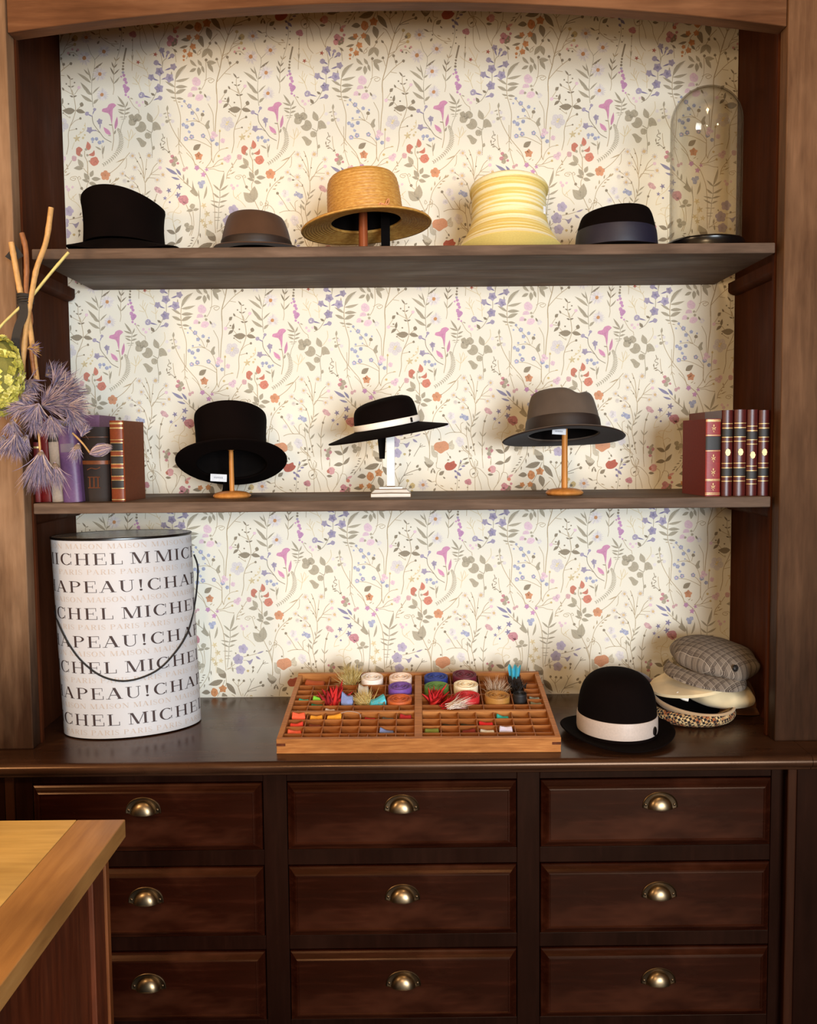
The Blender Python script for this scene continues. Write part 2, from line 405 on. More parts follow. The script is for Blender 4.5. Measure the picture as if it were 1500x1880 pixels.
# ------------------------------------------------------------------ wallpaper print
PRINT_DATA = """P r 139 -3642 204 -3652 326 -3606 353 -3681 408 -3719 350 -3812 237 -3876 98 -3865 53 -3744
L G 109 4498 -4010 4643 -3889
L G 44 69 -4116 6 -4055
S t 9 4419 -3643 4427 -3800 4544 -3836 4444 -3940 4406 -4201 4487 -4324 4703 -4457 4920 -4459
S t 7 4406 -4184 4271 -4209
L G 44 4289 -4209 4145 -4130
B G 25 4397 -4289
L G 61 4332 -4463 4396 -4376
L t 28 4523 -4298 4640 -4343
L t 25 112 -4484 229 -4537
P G 4068 -3623 4329 -3634 4292 -3747 4202 -3799 4112 -3711
S t 7 4193 -3781 4174 -3877
L G 49 4264 -3965 4310 -3826
L G 49 4381 -3966 4342 -3835
B G 25 4319 -3834
L V 56 643 -3754 526 -3770
L V 49 552 -3831 443 -3874
L V 63 325 -3882 414 -3930
L V 77 396 -3929 521 -4049
L V 67 353 -4030 413 -4118
S g 9 501 -3631 443 -3857 412 -4066 417 -4258 377 -4485 319 -4694 243 -4904 176 -5096
L G 46 753 -3650 581 -3710
L G 53 519 -3622 500 -3718
B G 23 464 -4171
B G 23 363 -4257
B G 23 455 -4363
B G 25 440 -4520
B G 25 299 -4624
S t 9 176 -5096 163 -5289 149 -5535 156 -5676 125 -5825
L G 39 176 -5105 112 -4938
L G 35 176 -5105 274 -4988
L G 42 163 -5289 64 -5078
L G 35 163 -5289 329 -5132
L g 35 149 -5535 59 -5323
L g 42 149 -5535 329 -5336
L t 28 233 -4921 187 -4807
L t 28 233 -4921 349 -4817
L t 39 208 -4378 297 -4431
S G 28 529 -4573 490 -4730 445 -4923
B G 35 440 -4979
B G 35 430 -5063
B G 42 425 -5142
B v 35 421 -5230
B l 42 443 -5309
B l 25 370 -5343
B l 53 468 -5423
B l 42 499 -5503
B l 53 451 -5599
B l 67 522 -5675
B l 46 489 -5749
B k 84 725 -4208
B k 63 685 -4216
B k 63 761 -4243
S t 9 715 -4295 698 -4697 685 -4925 672 -5188
L g 28 689 -4925 658 -4741
L g 28 689 -4925 730 -4741
B G 23 704 -4368
B G 19 700 -4636
S t 9 781 -3615 841 -3755 948 -3843 1009 -3948 944 -4070 836 -4086 774 -3981 785 -3877 876 -3825 985 -3817 1092 -3879 1269 -4090 1310 -4317 1432 -4598
L G 46 837 -4008 925 -3947
S t 7 916 -3616 930 -3826 1068 -4245 1109 -4438
S t 7 1006 -3617 929 -3895 921 -4384 971 -4612 1095 -4761
S t 7 1136 -3618 1156 -3827
B p 105 1417 -3864
B r3 58 1344 -3872
L G 74 1285 -4003 1450 -4013
S t 9 1516 -3882 1605 -3953 1602 -4127 1555 -4267
S t 9 1713 -3954 1601 -4215 1462 -4423 1441 -4598 1492 -4808 1515 -5054
S t 7 1713 -3945 1812 -3963 1865 -4042
L p 74 1864 -4077 2019 -4008
B r3 53 1891 -4147
L G 32 1849 -4155 1856 -4024
S t 9 1366 -3620 1368 -3742
L G 115 1746 -3402 1503 -3298
L G 97 1755 -3384 1923 -3162
L G 115 1754 -3673 1484 -3707
L G 97 1764 -3682 1951 -3470
S t 9 1699 -3142 1764 -3440 1754 -3701 1735 -3906 1679 -3998
S t 9 2427 -3204 2380 -3483 2221 -3761 2053 -3974
L G 30 2287 -3510 2180 -3533
L G 30 2249 -3603 2165 -3574
L G 28 2221 -3658 2143 -3682
L G 30 2174 -3733 2072 -3760
L G 30 2094 -3834 1997 -3871
L G 30 2053 -3890 1950 -3954
L G 28 2109 -3872 2062 -3980
L G 30 2249 -3780 2230 -3895
L G 34 2371 -3557 2380 -3716
L G 34 2445 -3390 2455 -3530
L G 205 2856 -3618 2622 -3318
L G 164 2781 -3673 2361 -3809
S t 9 2874 -3488 2875 -3786 2800 -3878
L g 56 1354 -3213 1429 -3223
B k 34 1255 -3268
B g 74 1354 -3296
B k 45 1401 -3325
B g 67 1326 -3417
B k 45 1325 -3510
B k 26 1391 -3362
S t 7 1381 -3511 1377 -3716
S t 9 1121 -3266 1135 -3583 1156 -3816
S t 7 729 -3318 756 -3542 821 -3748 932 -3879
S t 7 525 -3168 617 -3317 766 -3430 840 -3580 913 -3860
S t 7 933 -3562 998 -3656 989 -3768
B G 34 683 -3234
B G 28 804 -3248
B G 28 883 -3162
B G 26 878 -3320
B G 30 794 -3542
L G 41 579 -3578 728 -3523
L G 34 634 -3662 756 -3645
L V 41 513 -3577 526 -3670
S g 9 447 -3856 513 -3689 598 -3559 728 -3527
S g 7 484 -3763 653 -3653 746 -3644
L g 74 150 -3555 168 -3611
L G 45 197 -3462 234 -3546
B w 93 497 -3084
B w 56 442 -3055
B w 56 563 -3112
B w 56 497 -3158
L G 140 2407 -4029 2154 -4044
L G 105 2303 -4377 2044 -4372
L G 70 2228 -4531 1993 -4588
L G 70 2359 -4623 2473 -4750
C o3 84 2268 -4307
C o3 63 2145 -4665
C o3 49 2116 -4813
C o3 35 2109 -4910
L G 158 2742 -3700 2365 -3802
L G 154 2885 -3754 3155 -4108
L G 172 2773 -4046 2863 -4385
P G 2545 -4257 2635 -4284 2670 -4398 2668 -4573 2578 -4493 2507 -4379
S g 12 2841 -3666 2591 -4187 2354 -4395 2297 -4605 2184 -4884
B o 112 2530 -4021
B o 88 2530 -4065
C o 126 2775 -3927
C o3 91 2499 -4300
C o3 98 2373 -4553
C o3 91 2286 -4762
L g 84 2284 -4902 2471 -5088
L g 88 2607 -5071 2492 -4895
L g 91 2443 -5140 2256 -5232
L g 116 2516 -5106 2513 -5346
L g 77 2607 -5063 2668 -5260
L g 119 2735 -4976 3012 -4989
L g 109 2762 -5003 2918 -5255
L g 137 2776 -4605 2610 -4856
L g 140 2794 -4605 2876 -4868
B G 46 2727 -4915
S t 11 3060 -4208 2878 -4399 2822 -4521 2767 -4608
S t 9 2717 -4941 2722 -5345 2665 -5555 2572 -5713
B G 46 2844 -4472
S t 5 2613 -4607 2512 -4694 2493 -4781 2585 -4712 2549 -4642
L2 g 98 1863 -5443 2213 -5033
L g 77 1862 -5478 2266 -5385
L g 70 1842 -5637 1576 -5476
L g 95 1860 -5637 2201 -5631
L g 70 1839 -5804 1591 -5679
L g 88 1857 -5813 2164 -5692
S t 11 1863 -5426 1842 -5637 1848 -5830
L g 71 1848 -5804 1587 -5687
L g 89 1857 -5813 2153 -5692
L g 50 1865 -5936 1707 -5891
L g 64 1874 -5936 2087 -5964
L t 25 1864 -6007 1782 -5997
L t 25 1909 -6034 2010 -6043
S t 11 1841 551 1856 287 1925 39 1976 -191 1972 -438 1948 -864
C v 133 1431 -5215
C v 137 1700 -5389
C v 102 1197 -5368
C v 137 1406 -5668
C v 105 1817 -5092
B v 70 1345 -4974
C v 91 1513 -4647
B v 47 1678 -4705
B v 63 1796 -4793
L V 46 1777 -5109 1573 -5181
L V 46 1345 -4979 1503 -5064
L V 46 1521 -4669 1576 -4870
L V 39 1674 -4722 1618 -4871
L V 42 1782 -4802 1663 -4885
L V 46 1682 -5389 1468 -5433
L V 42 1212 -5377 1413 -5461
B V 42 1431 -5215
B V 42 1406 -5668
B V 42 1704 -5389
S g 12 1636 -4862 1544 -4932 1515 -5054 1485 -5247
S g 12 1439 -5334 1435 -5545 1368 -5774
L g 39 1756 -5319 1758 -5205
B v 85 914 -5849
L V 43 914 -5858 1181 -5924
B w 39 905 -5840
B v 64 1429 -5924
L V 39 1429 -5929 1234 -5988
S g 12 1360 -5703 1239 -5931 1128 -6071 990 -6150
L G 67 1280 -5852 1172 -5786
L G 89 1082 -6115 988 -5979
B l 71 509 -5688
B l 35 479 -5837
B l 25 550 -5890
S t 7 559 -5908 691 -6138 825 -6245
B P 39 780 -6042
B P 43 846 -6122
B P 32 947 -6035
L g 35 676 -5953 586 -5917
S t 5 816 -22 833 -111
T r 63 848 -4961
T r 67 1330 -4755
S a 7 551 -4862 658 -4960 873 -5067 1070 -5182 1129 -5437 1142 -5772
S a 5 965 -4980 1052 -5173 1107 -5103
S a 5 968 -5304 1130 -5376
S a 5 1010 -5533 1135 -5605 1191 -5508
S a 5 893 -4961 983 -4988 1040 -4805
S a 5 799 -4628 895 -4804 1001 -4989
S a 5 1167 -4771 1258 -4736
B k 91 1761 -4338
B k 84 1732 -4460
B k 98 1860 -4409
B G 70 1868 -4461
B G 46 1896 -4374
B G 46 1822 -4513
B k 39 1952 -4278
S g 9 1794 -4583 1865 -4654
L G 63 1835 -4615 1938 -4707
S t 9 1874 -4689 1897 -4966
S a 9 798 -5224 777 -5399 846 -5558 907 -5735
S a 7 687 -5346 776 -5452 838 -5541
S a 7 923 -5330 866 -5435 846 -5558
S a 7 666 -5522 810 -5558
S a 7 851 -5295 813 -5400
D w 189 4035 -4286
D w 228 3967 -4837
D w 196 4511 -4666
D w 228 4380 -5270
B c2 47 4035 -4286
B c2 56 3967 -4837
B c2 53 4511 -4666
B c2 51 4380 -5270
S g 9 4061 -4461 4140 -4707 4247 -4883 4227 -5128 4152 -5461 4131 -5840
S g 9 4247 -4883 4375 -4761
L g 81 4125 -5505 3746 -5230
L g 46 4081 -5294 3937 -5126
L g 42 4130 -5444 4043 -5074
L g 46 4143 -5444 4273 -5339
L g 91 4117 -5810 3831 -5477
L G 53 4218 -5137 4475 -4951
L g 42 4158 -5800 4372 -5600
D w 195 4421 -5825
B c2 48 4421 -5825
L g 82 4140 -5822 3951 -5671
L g 89 4144 -6011 3828 -5802
L g 74 4174 -6069 4321 -5938
S g 11 4136 -5690 4148 -6008 4165 -6158
S t 16 2997 -5831 3000 -5523 3104 -5154 3161 -4892 3293 -4437 3352 -4272
S t 11 3010 -5505 3230 -5261 3394 -5113 3577 -4983
S t 7 3230 -5278 3401 -5306
B G 47 3589 -4983
B G 47 3388 -5002
B G 44 3022 -4896
S t 9 3022 -4908 3095 -5119
L G 60 3048 -4497 2977 -4414
S t 9 3030 -4479 3119 -4611 3162 -4822
S t 11 3292 -4472 3133 -4174 3026 -4103
B G 42 3247 -3683
B G 42 3391 -3698
B G 42 3088 -3665
L G 70 3841 -3787 3914 -3706
B G 49 3943 -3840
S G 11 3352 -4272 3478 -4020 3786 -3874 3940 -3840
S G 9 3478 -4020 3598 -3759 3568 -3637
S G 7 3598 -3759 3689 -3620
S G 7 3478 -4020 3749 -3973
S t 9 3261 -4018 3209 -3861 3066 -3685
S t 9 3261 -4018 3218 -3861 3247 -3687
S t 9 3218 -3869 3391 -3705
S t 11 3352 -4272 3261 -4018
S t 7 3352 -4272 3351 -4071
S t 7 3352 -4272 3495 -4107
S t 9 3473 -4491 3565 -4300 3594 -4178
B y 46 3594 -4164
S t 7 3473 -4491 3708 -4467
B y 46 3712 -4467
S t 7 3179 -4892 3380 -4701 3472 -4579 3708 -4476
S t 7 3380 -4701 3473 -4491 3673 -4370
B y 81 3728 -4310
B G 49 3673 -4339
S t 9 3180 -4804 3362 -4718
B G 46 3316 -4844
S t 7 3316 -4844 3394 -5113
B p 35 3525 -4702
B p 33 3644 -4598
B p 35 3794 -4616
B G 32 3561 -4741
B G 26 3761 -4646
B G 30 3669 -4764
S t 5 3525 -4702 3670 -4685 3760 -4756 3922 -4828
P P 2325 -5447 2377 -5386 2450 -5369 2557 -5466 2547 -5572 2464 -5615 2347 -5570
P P 2282 -5737 2319 -5640 2428 -5627 2472 -5721
B g 35 2527 -5686
S t 5 2666 -5467 2812 -5398 2938 -5452 2846 -5530 2774 -5468 2884 -5434
P P 2189 -5904 2208 -5816 2281 -5777 2353 -5843 2316 -5905
P P 2396 -5976 2443 -5853 2570 -5836 2633 -5907 2568 -5995 2478 -6012
B g 35 2352 -5870
B g 39 2553 -5783
L G 50 2652 -5819 2736 -5952
D w 89 2760 -5943
S t 9 3554 -5404 3553 -5597 3605 -5836
L G 46 3563 -5404 3462 -5271
L G 28 3563 -5404 3645 -5384
L G 35 3561 -5615 3477 -5576
L G 35 3570 -5615 3665 -5572
B G 26 3444 -5526
B G 26 3673 -5493
L G 53 3370 -5705 3320 -5613
L G 81 3202 -5797 3297 -5719
B P 46 3788 -5626
S t 7 3659 -5813 3788 -5635
S t 7 3605 -5813 3370 -5684
S t 11 3588 537 3640 343 3674 7 3598 -257 3506 -451 3449 -663 3446 -929 3380 -1213
L G 177 3655 -19 3301 -16
L G 117 3682 -19 3945 -83
L G 46 3622 -5880 3523 -5840
L G 46 3622 -5880 3732 -5842
L G 74 3303 -6085 3332 -5895
L G 82 3312 -6089 3165 -6215
B G 27 3484 -6064
B G 27 3235 -5961
B G 57 3847 -6085
S t 7 3847 -6111 3719 -6216
S t 7 3312 -6089 3401 -6196
S t 7 3113 -6017 3294 -6036
B P 50 3094 -6038
L G 82 3202 -5815 3283 -5710
S t 7 3095 -6017 3224 -5824
S t 9 3506 -451 3634 -310 3798 -241
B G 39 3802 -237
S t 7 3468 -566 3678 -518
B G 28 3680 -518
S t 7 3499 -168 3508 -221 3328 -87
B G 25 3328 -87
F w 198 5 3270 -414
B y2 85 3270 -414
B v 57 3990 -110
L V 32 3990 -115 4153 -205
B v 43 4204 -6220
L V 28 4200 -6 4136 -146
C v 89 4334 -325
L v 39 4334 -351 4332 -537
C v 99 4047 -553
L v 39 4068 -562 4259 -585
S G 11 4126 -155 4161 -385 4341 -635 4449 -778 4639 -886
S G 9 4196 -545 4341 -635
T a 110 3684 -780
S a 9 3722 -683 3905 -543 3925 -348
B a 35 3857 -764
B a 27 3907 -685
B a 25 3795 -613
B a 25 3869 -525
B a 23 3915 -428
S a 7 3611 -877 3536 -1072
B b 53 4121 -802
B b 50 4230 -794
B b 57 4312 -892
B b 35 4403 -866
B b 25 4117 -881
L g 50 4355 -1096 4180 -997
L g 60 4382 -1230 4451 -973
S t 7 4375 -972 4390 -1328
P m -197 -51 -172 19 -54 50 1 132 119 167 204 104 127 43 99 -71 89 -266 65 -398 40 -230 -19 -109 -128 -78
L m 85 151 -541 220 -187
L m 117 4628 -682 4433 -473
S t 12 65 -390 96 -567 104 -815 47 -1117
L G 27 -21 -407 88 -429
L g 32 4641 -708 4541 -690
L g 53 123 -673 169 -550
N g 217 -495 296 -673 310 -903 233 -1116 28 -1345 -221 -1512
S g 9 530 209 455 60 433 -143 403 -284 336 -443 296 -637
L g 64 446 -6140 246 -5849
L g 53 455 -6158 217 -6073
L g 46 464 -6158 534 -6014
L g 50 444 -28 236 0
L g 50 453 -6251 611 -6173
L g 50 424 -134 249 -44
L g 50 433 -134 590 -82
L g 27 404 -213 277 -212
L g 27 413 -214 508 -197
L g 18 398 -263 322 -266
L g 18 398 -259 471 -249
B g 81 622 -212
B g 106 794 -231
B g 106 638 -348
B g 71 730 -269
P g 708 -499 809 -447 847 -337 956 -351 1023 -466 992 -572 878 -628 770 -588
L g 163 1192 -361 1073 -86
P g 1201 -379 1283 -341 1373 -407 1429 -549 1298 -566 1216 -583
B g 89 1062 -718
P g 730 -792 831 -769 947 -855 1016 -909 954 -1015 863 -1018 810 -908
S g 14 1025 -555 1151 -627 1188 -574 1210 -361
S g 12 1151 -627 1148 -822 1172 -1035 1158 -1319
L g 89 1189 -1106 1227 -991
S a 7 1211 -326 1303 -221 1378 -80 1363 97
S a 7 607 -534 550 -710 529 -852 489 -1047
S a 7 498 -568 539 -781
S a 7 715 -641 603 -782 529 -852
S a 7 394 -744 529 -852
S a 5 625 -569 641 -676 585 -781
S t 11 1616 42 1631 -188 1700 -436 1823 -685 1948 -881 2109 -1078 2252 -1257 2358 -1525
L g 64 1611 -6278 1626 -6120
L g 35 1596 -103 1490 -137
L g 35 1632 -103 1690 -139
L g 53 1603 -223 1558 -223
L g 32 1629 -312 1738 -286
B w 46 1431 -169
B w 46 1685 -171
B w 50 1759 -334
B w 46 1482 -420
B g 46 1601 -338
S t 9 1908 -509 1907 -917
S t 9 1948 -864 1920 -917 1917 -1130 1995 -1433 2047 -1584
S t 5 1911 -934 1822 -1031
S t 5 1911 -934 1986 -1024
S t 5 1917 -1139 1888 -1236
S t 5 1917 -1139 1998 -1219
S G 11 1460 -665 1486 -762 1430 -842 1529 -905 1464 -966
S G 9 1410 -912 1418 -1019 1508 -1073 1616 -1163
L G 35 1409 -1001 1411 -904
L G 28 1503 -807 1528 -745
L G 32 1399 -1063 1509 -1011
L G 43 1597 -1189 1671 -1137
L G 28 1435 -1099 1526 -1100
S t 9 1585 -772 1609 -1038 1670 -1234
B k 50 1723 -1288
B k 57 1694 -1421
B g 81 1791 -1369
B g 64 1757 -1502
B k 39 1740 -1395
B k 35 1870 -1476
B b 53 2054 -430
B b 62 2144 -484
B b 53 2300 -423
B b 35 2215 -632
B b 67 2113 -812
B b 67 2277 -760
B b 39 2099 -6018
B b 67 2234 -6151
B b 28 2025 -6149
B b 32 2160 -295
B P 25 2234 -6151
B P 25 2113 -812
B P 25 2277 -760
B b 53 2456 -27
B b 57 2310 -114
B b 53 2306 -415
B b 64 2593 -736
B b 67 2846 -835
B b 57 2972 -961
B b 23 2353 -268
B b 28 2619 -72
B b 35 2203 -617
B P 23 2593 -736
B P 23 2846 -835
S t 9 2096 179 2311 -35 2418 -159 2507 -354 2651 -462 2758 -657 2818 -959
S t 7 2125 -351 2343 -326 2507 -363
S t 7 2353 -268 2507 -363
S t 9 2082 -829 2373 -849 2608 -940 2807 -1048
S t 9 2611 -763 2719 -852 2808 -977
S t 12 2818 -959 2813 -1315 2857 -1458
S t 11 2817 -1048 2803 -1386 2655 -1598
P g 2651 -462 2725 -338 2789 -321 2760 -427 2786 -516 2704 -554
B G 50 2591 -160
S t 5 2591 -160 2543 -337
S t 14 2999 542 3002 84 2963 -217 2931 -641
S t 9 2749 139 2873 -110 2888 -375 2894 -676
B P 64 2885 -676
B P 64 2865 -774
B P 39 2966 -730
B P 67 3137 -873
L y 60 3058 -642 3059 -562
S t 9 3058 -624 3034 -1121
S t 9 3290 -1070 3062 -1121 2914 -1280 2857 -1475
L y 28 3208 -1073 3295 -1066
L G 149 2315 -1115 2526 -957
B P 64 3205 -1371
B P 71 3296 -1319
B P 64 3259 -1416
C o2 124 2458 -1285
L t 25 2456 -1472 2539 -1410
L t 21 2547 -1491 2593 -1447
S t 9 2114 -1185 2293 -1382 2363 -1578
P r3 3654 -1055 3737 -1003 3836 -1083 3772 -1163 3789 -1234 3734 -1260 3653 -1197
P r3 3971 -859 4047 -934 4068 -1023 4009 -1094 3924 -1057
P r3 3981 -1227 4109 -1157 4155 -1098 4167 -1219 4108 -1267
B r3 124 4153 -1406
B g 39 3789 -1243
B g 35 3927 -1079
B g 35 3963 -1235
B g 25 4010 -1396
S t 11 3891 -1110 3889 -1270 3952 -1431 3958 -1787
F c1 105 9 617 -1263
F c1 105 9 1078 -1258
F c1 99 9 1377 -1403
F c1 99 9 677 -1587
F c1 99 9 325 -1745
F c1 107 9 596 -1881
F c1 107 9 1447 -1785
F c1 96 9 1285 -1917
F c1 103 9 583 -2101
F c1 77 9 378 -1946
B c 38 617 -1263
B c 46 1078 -1258
B c 34 1377 -1407
B c 34 668 -1577
B c 34 325 -1745
B c 42 596 -1881
B c 42 1447 -1785
B c 34 1285 -1921
B c 38 583 -2101
B P 50 1374 -1594
S t 11 788 -1169 886 -1456 917 -1894 943 -2009 940 -2219
S t 10 682 -1301 801 -1512 900 -1761 917 -1913
S t 8 1011 -1343 968 -1647 926 -1894
S t 10 1349 -1422 1196 -1573 1098 -1782 953 -1990
S t 8 1327 -1612 1098 -1772
S t 8 1400 -1785 1098 -1772
S t 8 1247 -1878 1021 -1867 953 -1990
S t 8 724 -1606 844 -1741 908 -1875
S t 10 325 -1755 474 -1852 623 -1968 734 -2102 806 -2332 840 -2562
S t 8 602 -2101 734 -2141
L G 50 435 -1947 520 -1957
L G 46 353 -1755 428 -1823
L G 38 734 -2141 735 -2064
B G 23 832 -1312
B G 23 987 -1628
B G 23 746 -1416
B G 23 834 -1750
S t 11 943 -2009 940 -2238 879 -2486 810 -2658 798 -2811 833 -2984 877 -3196 929 -3456
L g 42 938 -2334 1103 -2205
L g 42 879 -2486 1044 -2350
L g 42 810 -2658 957 -2541
L g 38 786 -2629 675 -2488
L g 34 899 -2410 871 -2266
L g 50 783 -2792 710 -2634
L g 54 833 -2955 965 -2790
B k2 61 1252 -2165
B k2 57 1359 -2246
B k2 80 1299 -2204
S t 11 1269 -2299 1200 -2489 1159 -2700 1136 -2929 1132 -3198 1138 -3458
L g 31 1136 -2929 1048 -2766
L g 31 1136 -2929 1256 -2793
L g 31 1132 -3217 998 -3053
L g 27 1132 -3217 1195 -3049
B G 38 1204 -2489
S t 10 32 -2325 197 -2556 307 -2748 382 -2797 533 -2808 682 -2925 735 -3194 768 -3444
S t 10 382 -2797 212 -2805 69 -2857
B G 46 32 -2317
S t 10 367 -2558 533 -2799
S t 8 595 -2512 518 -2578 533 -2789
B b 42 528 -2362
B b 65 616 -2359
B b 77 676 -2398
B b 27 561 -2292
F w 111 5 249 -2327
F w 69 5 331 -2500
F w 80 5 121 -2593
F w 126 5 491 -3048
S t 11 519 -3096 602 -3231 751 -3367 843 -3484
B G 34 486 -3336
S t 8 486 -3326 638 -3318 751 -3367
B G 34 678 -3203
B G 27 810 -3218
B G 29 897 -3138
S t 8 682 -2925 685 -2752 621 -2675
S t 8 685 -2752 678 -2618
L g 42 685 -2752 679 -2599
T V 99 1886 -2114
T V 80 1601 -2216
T V 96 1854 -2343
T V 61 1488 -2425
B V 29 1619 -2536
S a 8 1819 -2171 1694 -2341 1522 -2474 1444 -2607 1423 -2731
S a 8 1600 -2264 1589 -2379
S a 8 1423 -2725 1572 -2681
B k 126 2004 -2469
B k 84 1938 -2449
B k 80 2060 -2498
B k 69 2012 -2545
S t 11 2068 -2594 2160 -2825 2214 -3017 2211 -3267 2142 -3458
S t 10 2255 -2787 2271 -3018 2268 -3210 2189 -3459
B g 77 2247 -2653
L g 84 2265 -2759 2069 -2782
L g 80 2265 -2759 2435 -2728
B g 69 2076 -3169
B g 73 2202 -3238
B g 65 2101 -3295
S a 8 1852 -2515 1859 -2649 1725 -2801 1684 -2993 1719 -3185 1765 -3301
S a 8 1706 -2801 1611 -2810 1550 -2857 1591 -2886
S a 8 1715 -2801 1857 -2841 1933 -2803 1905 -2765
S a 8 1693 -3031 1571 -2963 1476 -2990
S a 8 1712 -3070 1817 -3013 1901 -3072 1853 -3110
F o2 138 5 4444 -1788
B r3 34 4434 -1778
S t 11 -61 -1751 197 -1563 428 -1299 543 -1167
L G 50 4501 -1760 4596 -1717
L t 34 427 -1318 133 -1444
S t 8 446 -1318 433 -1527 384 -1622
S t 10 4810 -1849 4542 -2075 4367 -2322 4285 -2665 4230 -3068 4232 -3442 4208 -3711
L t 34 124 -1934 238 -1853
L t 34 95 -1962 154 -1839
L t 34 4560 -2114 4640 -2086
L t 34 4596 -2190 4487 -2205
L t 34 4562 -1999 4595 -1881
L t 34 4423 -2150 4430 -2017
L t 34 4326 -2283 4355 -2169
L t 31 28 -2028 132 -2016
S t 6 4155 -2530 4210 -2607 4153 -2645 4145 -2549
S t 6 4326 -2513 4371 -2590 4304 -2666 4287 -2570 4361 -2647 4321 -2742
S t 10 4111 -2836 4183 -3029 4226 -3260 4217 -3712
S t 8 4121 -2846 4217 -2741 4247 -2665 4399 -2647 4528 -2802 4552 -3042
B G 31 4509 -2994
P o2 4341 -3184 4409 -3089 4542 -3061 4665 -3043 4768 -3131 4775 -3265 4670 -3322 4545 -3397 4424 -3319 4349 -3280
L g2 134 146 -3265 284 -3007
B g2 88 257 -3199
P g2 4271 -3164 4350 -3184 4367 -3319 4464 -3377 4420 -3511 4289 -3433
P g2 4070 -3469 4230 -3548 4326 -3645 4283 -3708 4132 -3682
S t 10 4441 -3377 4448 -3550 4416 -3704
S t 8 116 -3361 181 -3458
L V2 88 1849 -1780 1522 -1582
L V2 69 1950 -1809 1804 -1613
L V2 61 1907 -1919 1669 -1841
S t 10 1852 -1808 2001 -1943 2281 -2194
L g 46 2030 -1947 2023 -1762
L g 50 2132 -2063 2135 -1864
B k2 50 2043 -1648
B k2 42 2115 -1605
T l 88 2399 -1604
T l 65 2672 -1654
T l 88 2576 -1787
B l 57 2399 -1604
B l 50 2576 -1787
S t 11 2363 -1499 2521 -1643 2651 -1778 2798 -2142 2842 -2410 2867 -2717 2863 -3101 2879 -3389
B b 54 2460 -2024
B b 65 2558 -2002
B b 65 2506 -2105
L g 61 2568 -2455 2659 -2087
S g 11 2007 -1982 2213 -2136 2399 -2329 2454 -2502 2460 -2809 2404 -3461
L g 57 2129 -2082 2131 -1872
P g 2268 -1936 2307 -2137 2409 -2310 2361 -2383 2189 -2247 2250 -2175
L g 34 2450 -2487 2429 -2192
S g 11 3025 -2183 3022 -2431 3001 -2565 2981 -2699 2969 -2910 2918 -3293
L g 77 3024 -2206 3158 -1716
L g 54 3024 -2231 2833 -2051
L g 54 3024 -2231 3268 -2067
L g 54 3012 -2431 2821 -2276
L g 61 3022 -2422 3292 -2277
L g 46 3002 -2556 2743 -2495
L g 50 3002 -2556 3233 -2497
L g 50 2981 -2699 2752 -2582
L g 50 2991 -2699 3165 -2630
L g 27 2970 -2833 2796 -2822
L g 27 2980 -2833 3088 -2817
S g 11 2851 -2962 3020 -2964
S g 11 2860 -3043 3000 -3044
T a 92 2566 -2637
T a 96 2657 -2868
T a 88 2513 -3059
T a 80 2740 -3099
T a 84 2587 -3184
S a 8 2603 -2714 2594 -3463
P g 2624 -3286 2747 -3349 2844 -3466 2622 -3463
F v2 142 5 3387 -2761
F v2 153 5 3242 -3066
F v2 138 5 3296 -3374
B V2 31 3368 -2776
B V2 34 3257 -3076
B V2 31 3262 -3370
L v 46 3979 -2830 3770 -2903
L v 65 3751 -2979 3890 -3073
P v 3460 -3088 3564 -3108 3663 -3055 3635 -3147 3572 -3227 3522 -3146
S t 10 3394 -2991 3622 -2945 3774 -2899
L G 38 3689 -2879 3741 -2787
L G 57 3489 -2953 3556 -2925
S t 8 3384 -3096 3488 -3097
S t 10 2917 -3370 3146 -3200
L g 50 3032 -3266 3052 -3106
L g 50 3087 -3434 3069 -3279
S t 8 2917 -3332 3202 -3331
L g 50 3187 -2912 3159 -2854
B P 48 3402 -2171
B P 38 3356 -2091
B P 34 3517 -2102
S a 8 3402 -2187 3401 -2340 3457 -2436 3607 -2533 3738 -2688
S a 8 3457 -2436 3619 -2284
S a 8 3551 -2456 3514 -2341
S t 10 3216 -1917 3256 -1746 3409 -1538 3524 -1368
L t 31 3399 -1547 3372 -1461
L t 31 3370 -1604 3427 -1576
L t 31 3313 -1708 3379 -1662
L t 27 3331 -1785 3473 -1706
L t 27 3217 -1879 3339 -1890
S t 8 3236 -1822 3331 -1766
S t 10 2635 -1597 2823 -1589 2995 -1420 3165 -1364
B y 31 3107 -1493
B y 34 3015 -1287
S t 8 2823 -1589 2956 -1552 3107 -1493
S t 8 2729 -1645 2861 -1637 2992 -1686 3143 -1707
L t 27 3115 -1707 3162 -1703
B k2 73 3590 -1321
L g 134 3833 -1565 3690 -1335
L g 119 3823 -1594 3565 -1587
S t 10 3833 -1580 3973 -1753
L g 134 3991 -1896 3851 -1710
L g 115 4025 -1826 4110 -1644
L g 115 4057 -1878 4315 -1883
L g 88 3980 -1967 3788 -1900
L g 107 3980 -1986 4191 -2034
L g 239 3970 -2527 3998 -2112
L g 249 3981 -2541 3681 -2281
S t 11 3957 -1391 3954 -1734 3981 -1925 3913 -2115 3986 -2499 4134 -2826 4217 -3076 4233 -3480
S t 8 3874 -2249 3762 -2133 3670 -1865 3614 -1807
B G 46 3771 -2137
S t 6 3614 -1807 3500 -1825 3462 -1882 3556 -1921 3613 -1864 3519 -1854
S t 6 3670 -1865 3708 -1808 3755 -1866 3707 -1884
S t 8 4077 -2825 4172 -2830 4249 -2654
L G 31 4040 -2821 4115 -2841
S G 10 3778 -3475 3942 -3208 4037 -3151
S G 8 3942 -3208 3981 -3093
S G 8 3942 -3208 4112 -3181
B G 42 3666 -3301
B y 38 3514 -3405
S G 8 3666 -3320 3636 -3474
L G 46 3675 -3378 3646 -3455"""
